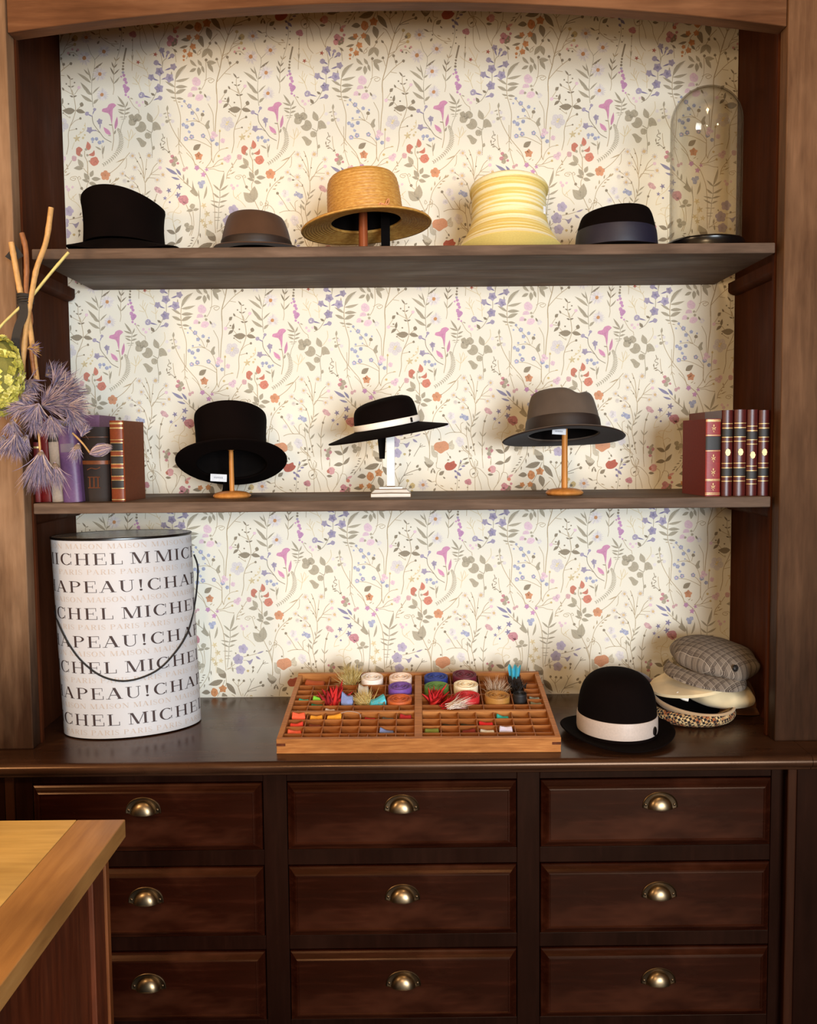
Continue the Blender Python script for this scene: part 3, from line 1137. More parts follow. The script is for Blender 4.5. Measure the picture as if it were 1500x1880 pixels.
PCOL = {'g': (174, 164, 144), 'G': (146, 134, 115), 'g2': (202, 191, 170), 't': (180, 161, 131), 'a': (214, 195, 155),
        'r': (180, 102, 86), 'r3': (200, 130, 112), 'o': (202, 142, 98), 'o2': (208, 150, 116), 'o3': (206, 146, 100),
        'p': (214, 164, 164), 'P': (224, 194, 204), 'k': (196, 140, 146), 'k2': (208, 170, 172), 'l': (194, 146, 182),
        'm': (206, 146, 176), 'v': (166, 156, 176), 'V': (142, 134, 164), 'V2': (146, 142, 168), 'v2': (182, 171, 191),
        'b': (170, 173, 196), 'w': (221, 213, 212), 'c': (210, 182, 142), 'c1': (221, 212, 203), 'c2': (194, 142, 100),
        'y': (200, 178, 130), 'y2': (220, 201, 148)}
TILE_W, TILE_H = 0.46, 0.6223
prng = random.Random(3)


def wob(x, y, r, n, amp, ph=0.0):
    return [(x+r*(1+amp*prng.uniform(-1, 1))*cos(2*PI*i/n+ph), y+r*(1+amp*prng.uniform(-1, 1))*sin(2*PI*i/n+ph)) for i in range(n)]


def leafpoly(x0, y0, x1, y1, wd, bend=0.0):
    d = Vector((x1-x0, y1-y0)); L = d.length; u = d/L; nn = Vector((-u.y, u.x))
    ts = [0, .12, .3, .5, .7, .88, 1]; ws = [.06, .55, .95, 1, .72, .3, 0]
    up, lo = [], []
    for a, b in zip(ts, ws):
        c = Vector((x0, y0))+u*(L*a)+nn*(bend*L*4*a*(1-a))
        up.append(c+nn*(wd*.5*b)); lo.append(c-nn*(wd*.5*b))
    return [tuple(p) for p in up]+[tuple(p) for p in lo[-2::-1]]


def fan(pts, c=None):
    """triangles of a star-shaped outline around its centre"""
    n = len(pts)
    if c is None: c = (sum(p[0] for p in pts)/n, sum(p[1] for p in pts)/n)
    return [c]+list(pts), [(0, 1+i, 1+(i+1) % n) for i in range(n)]


def strip(pts, wd, taper=True):
    pts = catmull([Vector((p[0], p[1], 0)) for p in pts], 5)
    V, F = [], []
    n = len(pts)
    for i, p in enumerate(pts):
        d = (pts[min(i+1, n-1)]-pts[max(i-1, 0)]).normalized()
        h = wd*.5
        V += [(p.x-d.y*h, p.y+d.x*h), (p.x+d.y*h, p.y-d.x*h)]
    for i in range(n-1): F.append((2*i, 2*i+1, 2*i+3, 2*i+2))
    return V, F


def tint(c, a):
    return tuple(max(0, min(255, x*(1+a))) for x in c)


pieces = []       # (V2d, F, colour, layer)


def piece(V, F, c, layer): pieces.append((V, F, c, layer))


for ln in PRINT_DATA.split('\n'):
    q = ln.split()
    if not q: continue
    k, cn = q[0], q[1]
    v = [int(a)*1e-4 for a in q[2:]]
    c = tint(PCOL[cn], prng.uniform(-.03, .03))
    dk = tint(c, -.14)
    if k == 'S':
        piece(*strip([(v[i], v[i+1]) for i in range(1, len(v), 2)], max(.0014, v[0]*1.6)), c, 0)
    elif k in ('L', 'L2'):
        b = .12 if k == 'L2' else prng.uniform(-.06, .06)
        piece(*fan(leafpoly(v[1], v[2], v[3], v[4], v[0], b)), c, 1)
        if v[0] > .004:
            piece(*strip([(v[1], v[2]), (v[1]*.15+v[3]*.85, v[2]*.15+v[4]*.85)], .0006), dk, 2)
    elif k == 'B':
        if cn == 'G' and v[0] < .005: v[0] *= .85
        if cn == 'b' and v[0] > .0035:
            ph = prng.uniform(0, 1)
            for j in range(5):
                a = ph+2*PI*j/5
                piece(*fan(wob(v[1]+v[0]*.55*cos(a), v[2]+v[0]*.55*sin(a), v[0]*.5, 7, .1)), tint(c, prng.uniform(-.07, .05)), 3)
        else: piece(*fan(wob(v[1], v[2], v[0], 15, .14)), c, 3)
        if v[0] > .006:
            for j in range(5):
                a = prng.uniform(0, 2*PI); r = v[0]*prng.uniform(.2, .65)
                piece(*fan(wob(v[1]+r*cos(a), v[2]+r*sin(a), v[0]*.2, 6, .3)), tint(c, prng.choice((-.08, .05))), 4)
    elif k == 'P':
        P = [Vector((v[i], v[i+1], 0)) for i in range(0, len(v), 2)]
        P = catmull(P+[P[0]], 3)[:-1]
        piece(*fan([(p.x, p.y) for p in P]), c, 3)
        cx = sum(p.x for p in P)/len(P); cy = sum(p.y for p in P)/len(P)
        for j in range(0, len(P), 4):
            piece(*strip([(cx, cy), (cx*.25+P[j].x*.75, cy*.25+P[j].y*.75)], .0007), tint(c, -.07), 4)
    elif k == 'N':
        P = catmull([Vector((v[i], v[i+1], 0)) for i in range(0, len(v), 2)], 5)
        piece(*strip([(p.x, p.y) for p in P[::4]]+[(P[-1].x, P[-1].y)], .0007), c, 0)
        for i in range(1, len(P)-1):
            d = (P[i+1]-P[i-1]).normalized(); f = min(1, .5+i/len(P)*1.5) if i < len(P)*.6 else 1.2-(i/len(P))*.55
            for sgn in (-1, 1):
                e = P[i]+Vector((-d.y, d.x, 0))*(sgn*.0080*f)+d*.0040
                piece(*fan(leafpoly(P[i].x, P[i].y, e.x, e.y, .0026)), c, 1)
    elif k == 'D':
        nn = 20
        for j in range(nn):
            a = 2*PI*j/nn+prng.uniform(-.08, .08); r = v[0]*prng.uniform(.8, 1.05)
            piece(*fan(leafpoly(v[1]+v[0]*.2*cos(a), v[2]+v[0]*.2*sin(a), v[1]+r*cos(a), v[2]+r*sin(a), v[0]*.17)),
                  tint(c, prng.uniform(-.07, .03)), 1.5)
    elif k in ('C', 'T', 'F'):
        nn = 5
        if k == 'F':
            nn = int(q[3]); x, y = v[2], v[3]
        else: x, y = v[1], v[2]
        r = v[0]; ph = prng.uniform(0, 1.2)
        for j in range(nn):
            a = ph+2*PI*j/nn
            if k == 'F':
                if nn > 5:
                    piece(*fan(leafpoly(x, y, x+r*cos(a), y+r*sin(a), r*.42)), tint(c, prng.uniform(-.05, .02)), 3)
                else:
                    piece(*fan(wob(x+r*.56*cos(a), y+r*.56*sin(a), r*.47, 9, .1)), tint(c, prng.uniform(-.05, .03)), 3+.05*j)
            else:
                wd = r*(.85 if k == 'C' else .42)
                piece(*fan(leafpoly(x, y, x+r*cos(a), y+r*sin(a), wd)), tint(c, prng.uniform(-.06, .03)), 3)
        if k == 'C': piece(*fan(wob(x, y, r*.42, 8, .15)), c, 2.9)
        if k == 'F' and nn == 5:
            for j in range(10):
                a = ph+2*PI*j/10
                piece(*strip([(x, y), (x+r*.7*cos(a), y+r*.7*sin(a))], .0006), dk, 4)

base = at(808.4, 196, 0)
pv, pf, pc = [], [], []
order = sorted(range(len(pieces)), key=lambda i: pieces[i][3])
zt0, zt1 = 0.86, 2.85
for rank, i in enumerate(order):
    V, F, c, layer = pieces[i]
    y = -0.00015 - layer*.0001 - rank*2.2e-7
    lin = sl(c)
    xs = [p[0] for p in V]; zs = [p[1] for p in V]
    for cx in range(-4, 4):
        for rz in range(-2, 4):
            ox = base.x + cx*TILE_W; oz = base.z - rz*TILE_H + .004*0
            if max(xs)+ox < XL or min(xs)+ox > XR or max(zs)+oz < zt0 or min(zs)+oz > zt1: continue
            n0 = len(pv)
            pv += [(p[0]+ox, y, p[1]+oz) for p in V]
            pf += [tuple(a+n0 for a in f) for f in F]
            pc += [lin]*len(V)
me = bpy.data.meshes.new('floral_print')
me.from_pydata(pv, [], pf)
ca = me.color_attributes.new('Col', 'FLOAT_COLOR', 'POINT')
ca.data.foreach_set('color', [x for c4 in pc for x in c4])
bm = bmesh.new(); bm.from_mesh(me)
for co, no in (((XL+.0005, 0, 0), (-1, 0, 0)), ((XR-.0005, 0, 0), (1, 0, 0)), ((0, 0, .902), (0, 0, -1)), ((0, 0, zt1), (0, 0, 1))):
    bmesh.ops.bisect_plane(bm, geom=bm.verts[:]+bm.edges[:]+bm.faces[:], plane_co=co, plane_no=no, clear_outer=True)
for f in bm.faces:
    f.normal_update()
    if f.normal.y > 0: f.normal_flip()
bm.to_mesh(me); bm.free()
fp = link('floral_print', me, M['print'], wall)
fp['label'] = 'printed wild flowers on the cream wallpaper'

# ------------------------------------------------------------------ upper hutch
hutch = empty('shelf_hutch', (0, -.22, ZW))
tag(hutch, 'dark stained wooden shelf hutch with arched header around the wallpapered niche', 'shelving')
hutch_inv = Matrix.Translation((0, .22, -ZW))


def part(mb, name, mat, parent, bev=0, smooth=False, seg=2):
    """mesh in world coordinates, child of an empty that is only translated"""
    o = mb.build(name, mat, parent, smooth, bev=bev, seg=seg)
    p = parent
    off = Vector((0, 0, 0))
    while p is not None:
        off += p.location; p = p.parent
    for vv in o.data.vertices: vv.co -= off
    return o


ZTOP = 3.0
part(MB().box(XL-.018, XL, YF+.045, -.001, ZW, ZTOP), 'side_panel', M['side'], hutch, .001)
part(MB().box(XR, XR+.018, YF+.045, -.001, ZW, ZTOP), 'side_panel', M['side'], hutch, .001)
# posts: inner moulding strip and broad face board
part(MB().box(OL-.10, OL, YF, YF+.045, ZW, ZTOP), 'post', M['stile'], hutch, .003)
part(MB().box(OR_, OR_+.105, YF, YF+.045, ZW, ZTOP), 'post', M['stile_darker'], hutch, .003)
part(MB().box(OL-.012, OL+.004, YF+.045, YF+.06, ZW, ZTOP), 'post_bead', M['side'], hutch, .002)
part(MB().box(OR_-.004, OR_+.012, YF+.045, YF+.06, ZW, ZTOP), 'post_bead', M['side'], hutch, .002)
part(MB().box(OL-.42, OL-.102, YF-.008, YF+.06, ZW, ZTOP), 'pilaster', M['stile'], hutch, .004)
part(MB().box(OR_+.107, OR_+.42, YF-.008, YF+.06, ZW, ZTOP), 'pilaster', M['stile_darker'], hutch, .004)
part(MB().box(OL-.42, XL-.02, YF+.062, -.001, ZW, ZTOP), 'outer_side', M['side'], hutch)
part(MB().box(XR+.02, OR_+.42, YF+.062, -.001, ZW, ZTOP), 'outer_side', M['side'], hutch)
# arched header between the posts
a0 = at(15, 55, YF); a1 = at(1437, 49, YF); am = at(728, 1.5, YF)
za = .5*(a0.z+a1.z); rise = am.z-za; xc = .5*(OL+OR_); hw = .5*(OR_-OL)
R_ = (hw*hw+rise*rise)/(2*rise)
arc = []
for i in range(49):
    x = OL+.001+(OR_-OL-.002)*i/48
    arc.append((x, za+rise-R_+math.sqrt(R_*R_-(x-xc)**2)))
poly = arc+[(OR_-.001, ZTOP), (OL+.001, ZTOP)]
hb = MB()
n = len(arc)
for yy in (YF+.006, YF+.050):
    hb.V += [Vector((p[0], yy, p[1])) for p in arc]+[Vector((p[0], yy, ZTOP)) for p in arc]
for i in range(n-1):
    hb.F += [(i, i+1, n+i+1, n+i), (2*n+i, 3*n+i, 3*n+i+1, 2*n+i+1), (i, 2*n+i, 2*n+i+1, i+1), (n+i, n+i+1, 3*n+i+1, 3*n+i)]
hb.F += [(0, n, 3*n, 2*n), (n-1, 3*n-1, 4*n-1, 2*n-1)]
part(hb, 'arched_header', M['header'], hutch, .0015, seg=1)
part(MB().box(XL-.018, XR+.018, YF+.06, -.001, ZTOP-.02, ZTOP), 'canopy_board', M['side'], hutch)
# shelves and the half-round battens that carry them
sl0 = at(58, 465, -.43).x
part(MB().box(sl0, OR_-.012, -.43, -.001, ZT-SHT, ZT), 'upper_shelf', M['shelf'], hutch, .0025)
part(MB().box(at(61, 925, -.43).x, OR_-.012, -.43, -.001, ZM-.026, ZM), 'middle_shelf', M['shelf'], hutch, .0025)


def batten(x, sgn, z, y0, y1):
    b = MB(); rings = []
    for yy, k in ((y0, 1), (y1-.012, 1), (y1-.004, .8), (y1, .45)):
        ring = [(x, yy, z), (x, yy, z-.034*k)]
        for j in range(7):
            a = PI/2*j/6
            ring.append((x+sgn*(.026*k*sin(a)), yy, z-.020*k-.014*k*cos(a)))
        ring.append((x+sgn*.026*k, yy, z))
        rings.append(ring)
    b.loft(rings)
    part(b, 'shelf_batten', M['side'], hutch, smooth=True)


for z in (ZT-SHT-.001, ZM-.027):
    batten(XL+.0005, 1, z, -.40, -.012)
    batten(XR-.0005, -1, z, -.40, -.012)

# ------------------------------------------------------------------ worktop with rounded nosing
wt = empty('worktop', (0, -.28, ZW-.035))
tag(wt, 'polished dark wood worktop with rounded front edge above the drawers', 'worktop')
YN = -.5625
prof = [(-.001, ZW), (YN+.012, ZW)]
for j in range(1, 9):
    a = PI*j/9
    prof.append((YN+.012-.014*sin(a), ZW-.014+.014*cos(a)))
prof += [(YN+.012, ZW-.028), (YN+.014, ZW-.034), (YN+.022, ZW-.038), (-.001, ZW-.038)]


def wt_piece(x0f, x1f, x0b, x1b, name):
    """front-to-back profile swept along x, ends may be mitred"""
    rings = []
    for (xf, xb) in ((x0f, x0b), (x1f, x1b)):
        ring = []
        for (y, z) in prof:
            k = (y-YN)/(-YN); k = max(0, min(1, k))
            ring.append((xf+(xb-xf)*min(1, k*4.2), y, z))
        rings.append(ring)
    part(MB().loft(rings), name, M['top'], wt, smooth=True)


xm_f = at(1492, 1400, YN).x; xm_b = atz(1462, 1359, ZW).x
wt_piece(-1.35, xm_f, -1.35, xm_b, 'main_board')
wt_piece(xm_f+.0012, 1.35, xm_b+.0012, 1.35, 'return_board')

# ------------------------------------------------------------------ drawer cabinet
cab = empty('drawer_cabinet', (0, -.26, 0))
tag(cab, 'dark mahogany chest of nine drawers under the worktop', 'cabinet')
YD = -.520
COLX = [(-.882, -.342), (-.2865, .2555), (.309, .8545)]
ROWZ = [(.674, .8395), (.464, .6365), (.2556, .430), (.045, .2215)]
ZC = ZW-.0385
# carcass frame: rails, stiles and back
part(MB().box(-.93, .93, YD+.022, -.003, 0.0, ZC), 'carcass', M['carcass'], cab)
xs = [(-.925, COLX[0][0]), (COLX[0][1], COLX[1][0]), (COLX[1][1], COLX[2][0]), (COLX[2][1], .876)]
for a, b in xs:
    part(MB().box(a, b, YD, YD+.021, .0, ZC), 'frame_stile', M['carcass'], cab, .0012)
for (a, b) in COLX:
    zz = [ZC]+[q for r in ROWZ for q in (r[1], r[0])]+[0]
    for i in range(0, len(zz), 2):
        part(MB().box(a+.0004, b-.0004, YD+.001, YD+.021, zz[i+1], zz[i]), 'frame_rail', M['carcass'], cab, .001)
M['post_dark'] = wood('dark_post_wood', (28, 11, 5), (44, 20, 10), (62, 34, 20), 'z', .5, .3, spec=.15, gc=.6)
# outer posts with the dark gaps beside them
for sgn, x0, x1 in ((-1, at(10, 1460, YD).x, at(28, 1460, YD).x), (1, at(1444, 1500, YD).x, at(1461, 1500, YD).x)):
    part(MB().box(x0, x1, YD-.004, YD+.03, 0, ZC), 'outer_post', M['post_dark'], cab, .003)
    if sgn < 0: part(MB().box(-1.33, x0-.001, YD-.001, YD+.03, 0, ZC), 'outer_panel', M['carcass'], cab, .002)
    else: part(MB().box(x1+.001, 1.33, YD-.001, YD+.03, 0, ZC), 'outer_panel', M['carcass'], cab, .002)


def drawer_mesh(wd, ht):
    prof = [(0, .012), (0, -.001), (.0012, -.0035), (.005, -.0058), (.010, -.0098), (.0145, -.0140), (.0175, -.0157), (.0205, -.0160), (.0215, -.0146), (.023, -.0146)]
    rings = []
    for ins, d in prof:
        x, z = wd/2-ins, ht/2-ins
        rings.append([(-x, d, -z), (x, d, -z), (x, d, z), (-x, d, z)])
    return MB().loft(rings, True, True)


def pull_mesh():
    """half-dome cup pull: flange plate with raised rim, dome and two screws (local: plate at y=0, facing -y)"""
    W2, H2 = .0415, .0285
    mb = MB()
    # flange plate: pointed-oval upper half
    n = 24; out = []
    for i in range(n+1):
        a = PI*i/n
        out.append((W2*cos(a)*(1 if True else 0), -.014+H2*1.32*sin(a)**.85))
    rings = []
    for k, y in ((1.0, 0), (1.0, -.0022), (.965, -.0034), (.93, -.0022), (.90, -.0018)):
        rings.append([(p[0]*k, y, -.014+(p[1]+.014)*k) for p in out]+[(-W2*k*.80, y, -.0165), (0, y, -.0165), (W2*k*.80, y, -.0165)])
    mb.loft(rings, True, True)
    for sx in (-1, 1):
        rings = []
        for r, y in ((.0034, -.0015), (.0034, -.0030), (.0024, -.0040), (.0006, -.0042)):
            rings.append([(sx*.0335+r*cos(2*PI*k/10), y, -.007+r*sin(2*PI*k/10)) for k in range(10)])
        mb.loft(rings, True, True)
    return mb


def dome_mesh():
    mb = MB()
    nu, nv = 22, 9
    rings = []
    for j in range(nv+1):
        b = PI/2*j/nv
        ring = []
        for i in range(nu+1):
            a = PI*i/nu
            ring.append((.0290*cos(a)*cos(b)**.8 if j < nv else 0.0, -.0015-.0180*sin(b), -.0145+.0305*sin(a)*cos(b) if j < nv else -.0145))
        rings.append(ring)
    mb.loft(rings, False, False, closed=False)
    lip = [(.0290*cos(PI*i/16), -.0015-.0180*sin(PI*i/16), -.0145) for i in range(17)]
    mb.tube(lip, .0012, 6)
    return mb


pull_data = None
rows = ('top', 'second', 'third', 'bottom')
for r, (z0, z1) in enumerate(ROWZ[:3]):
    for c, (x0, x1) in enumerate(COLX):
        wd, ht = x1-x0-.004, z1-z0-.004
        d = drawer_mesh(wd, ht).build('drawer', M['drawer'], cab, loc=((x0+x1)/2, YD+.26-.0005, (z0+z1)/2))
        hx = (-.620, -.0162, .5885)[c]; hz = (.7875, .5715, .3605)[r]
        if pull_data is None:
            p = dome_mesh().build('cup_pull', M['brass'], d, smooth=True); pull_data = p.data
            p2 = pull_mesh().build('pull_plate', M['brass_dark'], d, smooth=True); plate_data = p2.data
        else:
            p = link('cup_pull', pull_data, None, d); p2 = link('pull_plate', plate_data, None, d)
        p.location = p2.location = (hx-(x0+x1)/2, -.0140, hz-(z0+z1)/2)
        if r == 0 and c == 0: p['label'] = 'aged brass half-moon cup pull'

# ------------------------------------------------------------------ counter in the foreground
M['counter_bead'] = wood('counter_bead_wood', (84, 42, 18), (112, 60, 28), (140, 82, 42), 'z', .5, .3)
ct = empty('shop_counter', (-1.1, -1.6, 0))
tag(ct, 'honey coloured wooden shop counter corner in the left foreground', 'counter')
cx1 = -.500; cy1 = -1.053; ZK = .97
b = MB()
bw = .086
part(MB().box(-1.7, cx1-bw, -2.3, cy1-.0, ZK-.030, ZK), 'counter_top', M['counter'], ct, .001)
b.add([(cx1-bw+.0008, -2.3, ZK), (cx1, -2.3, ZK), (cx1, cy1, ZK), (cx1-bw+.0008, cy1, ZK),
       (cx1-bw+.0008, -2.3, ZK-.032), (cx1, -2.3, ZK-.032), (cx1, cy1, ZK-.032), (cx1-bw+.0008, cy1, ZK-.032)],
      [(0, 1, 2, 3), (7, 6, 5, 4), (0, 4, 5, 1), (1, 5, 6, 2), (2, 6, 7, 3), (3, 7, 4, 0)])
part(b, 'edging_board', M['counter_edge'], ct, .0015)
part(MB().box(-1.65, cx1-.035, -2.25, cy1-.035, 0, ZK-.033), 'counter_body', M['counter_side'], ct, .003)
part(MB().box(cx1-.037, cx1-.022, cy1-.045, cy1-.028, 0, ZK-.033), 'corner_bead', M['counter_bead'], ct, .002)
part(MB().box(cx1-.036, cx1-.026, cy1-.10, cy1-.046, 0, ZK-.034), 'corner_board', M['counter_side'], ct, .002)

# ------------------------------------------------------------------ hats
def lathe(prof, n=48, sx=1.0, sy=1.0, dz=0.0):
    rings = [[(r*sx*cos(2*PI*k/n), r*sy*sin(2*PI*k/n), z+dz) for k in range(n)] for r, z in prof]
    return MB().loft(rings)


def smooth_prof(prof, per=4):
    return [(p.x, p.y) for p in catmull([Vector((a, b, 0)) for a, b in prof], per)]


def ridged(prof, rows, amp):
    """profile (s,z) resampled into braid rows that bulge outward"""
    P = [Vector((a, b, 0)) for a, b in prof]
    L = [0]
    for i in range(1, len(P)): L.append(L[-1]+(P[i]-P[i-1]).length)
    out = []
    N = rows*5
    for k in range(N+1):
        d = L[-1]*k/N; i = 1
        while i < len(L)-1 and L[i] < d: i += 1
        f = (d-L[i-1])/max(1e-9, L[i]-L[i-1]); p = P[i-1].lerp(P[i], f)
        tdir = (P[i]-P[i-1]).normalized()
        nrm = Vector((tdir.y, -tdir.x, 0))
        bu = amp*abs(sin(PI*(k % 5)/5))
        p = p+nrm*bu
        out.append((max(p.x, .002), p.y))
    return out


def make_hat(name, label, loc, rot, rx, ry, prof, brim=None, crown_mat=None, brim_mat=None, under=None,
             band=None, deform=None, cat='hat', group='hats on the shelves', n=72, ridge=None, lining=True):
    """prof: list of (scale, z) from the brim to the crown centre"""
    root = empty(name, loc, rot)
    tag(root, label, cat, group)
    df = deform or (lambda x, y, z: (x, y, z))
    P = prof
    if ridge:
        sc = [(a*rx, z) for a, z in P]
        P = [(a/rx, z) for a, z in ridged(sc, *ridge)]
    rings = [[df(rx*s*cos(2*PI*k/n), ry*s*sin(2*PI*k/n), z) for k in range(n)] for s, z in P]
    mb = MB().loft(rings, False, True)
    mb.build('crown', crown_mat, root, smooth='all')
    if lining:
        rings = [[df((rx-.003)*s*cos(2*PI*k/n), (ry-.003)*s*sin(2*PI*k/n), z-(.004 if i > 1 else 0)) for k in range(n)] for i, (s, z) in enumerate(prof)]
        MB().loft(rings, False, True).build('lining', M['lining'], root, smooth='all')
    if brim:
        ox, oy, zf, th = brim
        nt = 10 if not ridge else ridge[2] if len(ridge) > 2 else 10
        nt = 12 if not ridge else 45
        top, bot = [], []
        ix, iy = rx*prof[0][0]-.006, ry*prof[0][0]-.006
        for i in range(nt+1):
            t = i/nt
            rd = (.0018*abs(sin(PI*(i % 4)/4))) if ridge else 0
            ring, rb = [], []
            for k in range(n):
                a = 2*PI*k/n
                x = (ix+(ox-ix)*t)*cos(a); y = (iy+(oy-iy)*t)*sin(a); z = zf(t, a)
                e = th*(1 if t < .9 else 1)
                ring.append((x, y, z+rd)); rb.append((x, y, z-e-rd))
            top.append(ring); bot.append(rb)
        # rounded edge
        edge = [((ox+th*.5)*cos(2*PI*k/n), (oy+th*.5)*sin(2*PI*k/n), zf(1, 2*PI*k/n)-th*.5) for k in range(n)]
        mb = MB().loft(top+[edge]+bot[::-1], False, False)
        N0 = len(mb.V)
        # close the inner edge
        last = (len(top)+1+len(bot)-1)*n
        for k in range(n):
            mb.F.append((k, last+k, last+(k+1) % n, (k+1) % n))
        o = mb.build('brim', brim_mat or crown_mat, root, smooth='all')
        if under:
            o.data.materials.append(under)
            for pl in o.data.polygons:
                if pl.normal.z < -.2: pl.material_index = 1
    if band:
        z0, z1, bm_, off = band[:4]
        def s_at(z):
            for (s0, za_), (s1, zb_) in zip(prof, prof[1:]):
                if za_ <= z <= zb_: return s0+(s1-s0)*(z-za_)/max(1e-9, zb_-za_)
            return prof[0][0]
        rings = []
        zs = [z0+(z1-z0)*i/6 for i in range(7)]
        for i, z in enumerate(zs):
            s = s_at(z); e = off*(.5 if i in (0, 6) else 1)
            rings.append([df((rx*s+e)*cos(2*PI*k/n), (ry*s+e)*sin(2*PI*k/n), z) for k in range(n)])
        inner = [[df((rx*s_at(z)-.001)*cos(2*PI*k/n), (ry*s_at(z)-.001)*sin(2*PI*k/n), z) for k in range(n)] for z in (z1, z0)]
        mb = MB().loft(rings+inner, False, False)
        last = (len(rings)+1)*n
        for k in range(n): mb.F.append((k, last+k, last+(k+1) % n, (k+1) % n))
        mb.build('hat_band', bm_, root, smooth=True)
    return root


def D(v): return math.radians(v)


# --- black top hat on the upper shelf
p = at(229, 450, -.27)
make_hat('top_hat', 'black felt top hat with slanted crown at the left end of the top shelf', (p.x, -.27, ZT), (0, 0, D(4)), .1005, .112,
         smooth_prof([(.985, .040), (.965, .075), (.965, .105), (.985, .135), (1.005, .150), (1.0, .158), (.965, .163), (.6, .165), (.03, .166)], 3),
         (.137, .150, lambda t, a: .036-.032*(sin(a)**2)*t**1.3-.002*t*cos(a)**2, .004), M['black_felt'],
         deform=lambda x, y, z: (x, y, z-(3.4 if x < -.035 else 1.9)*(x+.035)**2*(z/.165)**1.5))

# --- brown trilby
p = at(471, 450, -.30)


def trilby_df(h, dent=.014, sideways=1.0, lean=0.0):
    def f(x, y, z):
        k = max(0, (z/h-.55)/.45)
        d = dent*k*math.exp(-(y/.045)**2)*(1 if True else 0)
        pin = 1-.10*k*max(0, -y/.1)
        return (x*pin, y, z-d*math.exp(-((x+.0)/.05)**2)+lean*x*k)
    return f


make_hat('trilby_hat', 'small brown felt trilby lying on the top shelf beside the black top hat', (p.x, -.30, ZT+.006), (0, 0, D(6)), .087, .098,
         smooth_prof([(1, .012), (.985, .03), (.94, .05), (.87, .072), (.80, .088), (.72, .096), (.55, .099), (.3, .098), (.03, .097)], 3),
         (.104, .118, lambda t, a: .010+.007*t*cos(a)**2, .003), M['brown_felt'],
         band=(.014, .034, M['brown_band'], .0018), deform=trilby_df(.099, .008, lean=-.05))

# --- straw hat on its post
p = at(672, 408, -.27)
straw_t = NT('braided_straw')
v = straw_t.coords((60, 60, 260)); v2 = straw_t.coords()
nn1 = straw_t.noise(v, 1.5, 3, .6); nn2 = straw_t.noise(v2, 90, 2, .6)
c = straw_t.ramp(nn1, [(.25, sl((160, 108, 44))), (.5, sl((188, 138, 64))), (.78, sl((212, 170, 96)))])
straw_t.bump(nn2, .3, .001)
M['straw'] = straw_t.set(Base_Color=c, Roughness=.55)
sh = make_hat('straw_hat', 'golden braided straw hat raised on a post on the top shelf', (p.x, -.27, p.z), (D(-1), D(-4.8), 0), .094, .106,
              [(1.0, .004), (.985, .03), (.965, .06), (.94, .085), (.91, .098), (.86, .107), (.78, .112), (.6, .1145), (.3, .115), (.02, .115)],
              (.163, .175, lambda t, a: .004-.012*t-.004*t*t*cos(a)**2, .004), M['straw'], ridge=(23, .0020))
hb_ = MB()
ring = [(.0965*cos(2*PI*k/72), .1085*sin(2*PI*k/72), .010+.001*sin(5*2*PI*k/72)) for k in range(73)]
hb_.tube(ring, .0022, 6); hb_.build('cord_band', plain('pale_lilac_cord', (206, 178, 178), .7), sh, smooth=True)
kn = MB(); kx, ky = .0965*cos(-1.0), .1085*sin(-1.0)
for pts in ([(kx-.020, ky-.004, .011), (kx-.008, ky-.006, .014), (kx, ky-.005, .012)], [(kx, ky-.005, .012), (kx+.006, ky-.003, .024), (kx+.010, ky-.001, .026), (kx+.008, ky-.003, .016), (kx, ky-.005, .012)],
            [(kx, ky-.005, .012), (kx+.014, ky+.001, .011), (kx+.030, ky+.012, .008)], [(kx, ky-.005, .012), (kx-.012, ky-.008, .017), (kx-.016, ky-.008, .010)]):
    kn.tube(catmull(pts, 5), .0014, 6)
kn.build('bow_knot', plain('orange_cord', (206, 140, 96), .7), sh, smooth=True)
bb = MB().box(-.0115, .0115, -.0008, .0008, -.13, .02)
o = bb.build('hanging_ribbon', M['lining'], sh); o.location = at(708.5, 405, -.22) - Vector((p.x, -.27, p.z)); o.rotation_euler = (D(1), D(4.8), 0)
def stand(name, label, x, y, z, topz, r, mat, base_r=.048, group='wooden hat stands'):
    e = empty(name, (x, y, z)); tag(e, label, 'hat stand', group)
    lathe([(r*.9, .010), (r*1.02, .02), (r*1.05, .04), (r, .5*(topz-z)), (r*.92, topz-z-.004), (r*.8, topz-z)], 20).build('post', mat, e, smooth=True)
    lathe(smooth_prof([(base_r*.9, 0), (base_r, .004), (base_r*.97, .009), (base_r*.8, .014), (base_r*.45, .0175), (r*.9, .018)], 3), 40).build('foot', mat, e, smooth=True)
    lathe([(.004, topz-z-.002), (r*1.2, topz-z-.001), (r*1.5, topz-z+.004), (r*1.3, topz-z+.010), (.001, topz-z+.012)], 20).build('knob', mat, e, smooth=True)
    return e


pp = at(667, 440, -.27)
stand('hat_stand', 'reddish wooden post under the straw hat on the top shelf', pp.x, -.27, ZT, p.z+.075, .0112, M['redwood'], .05)

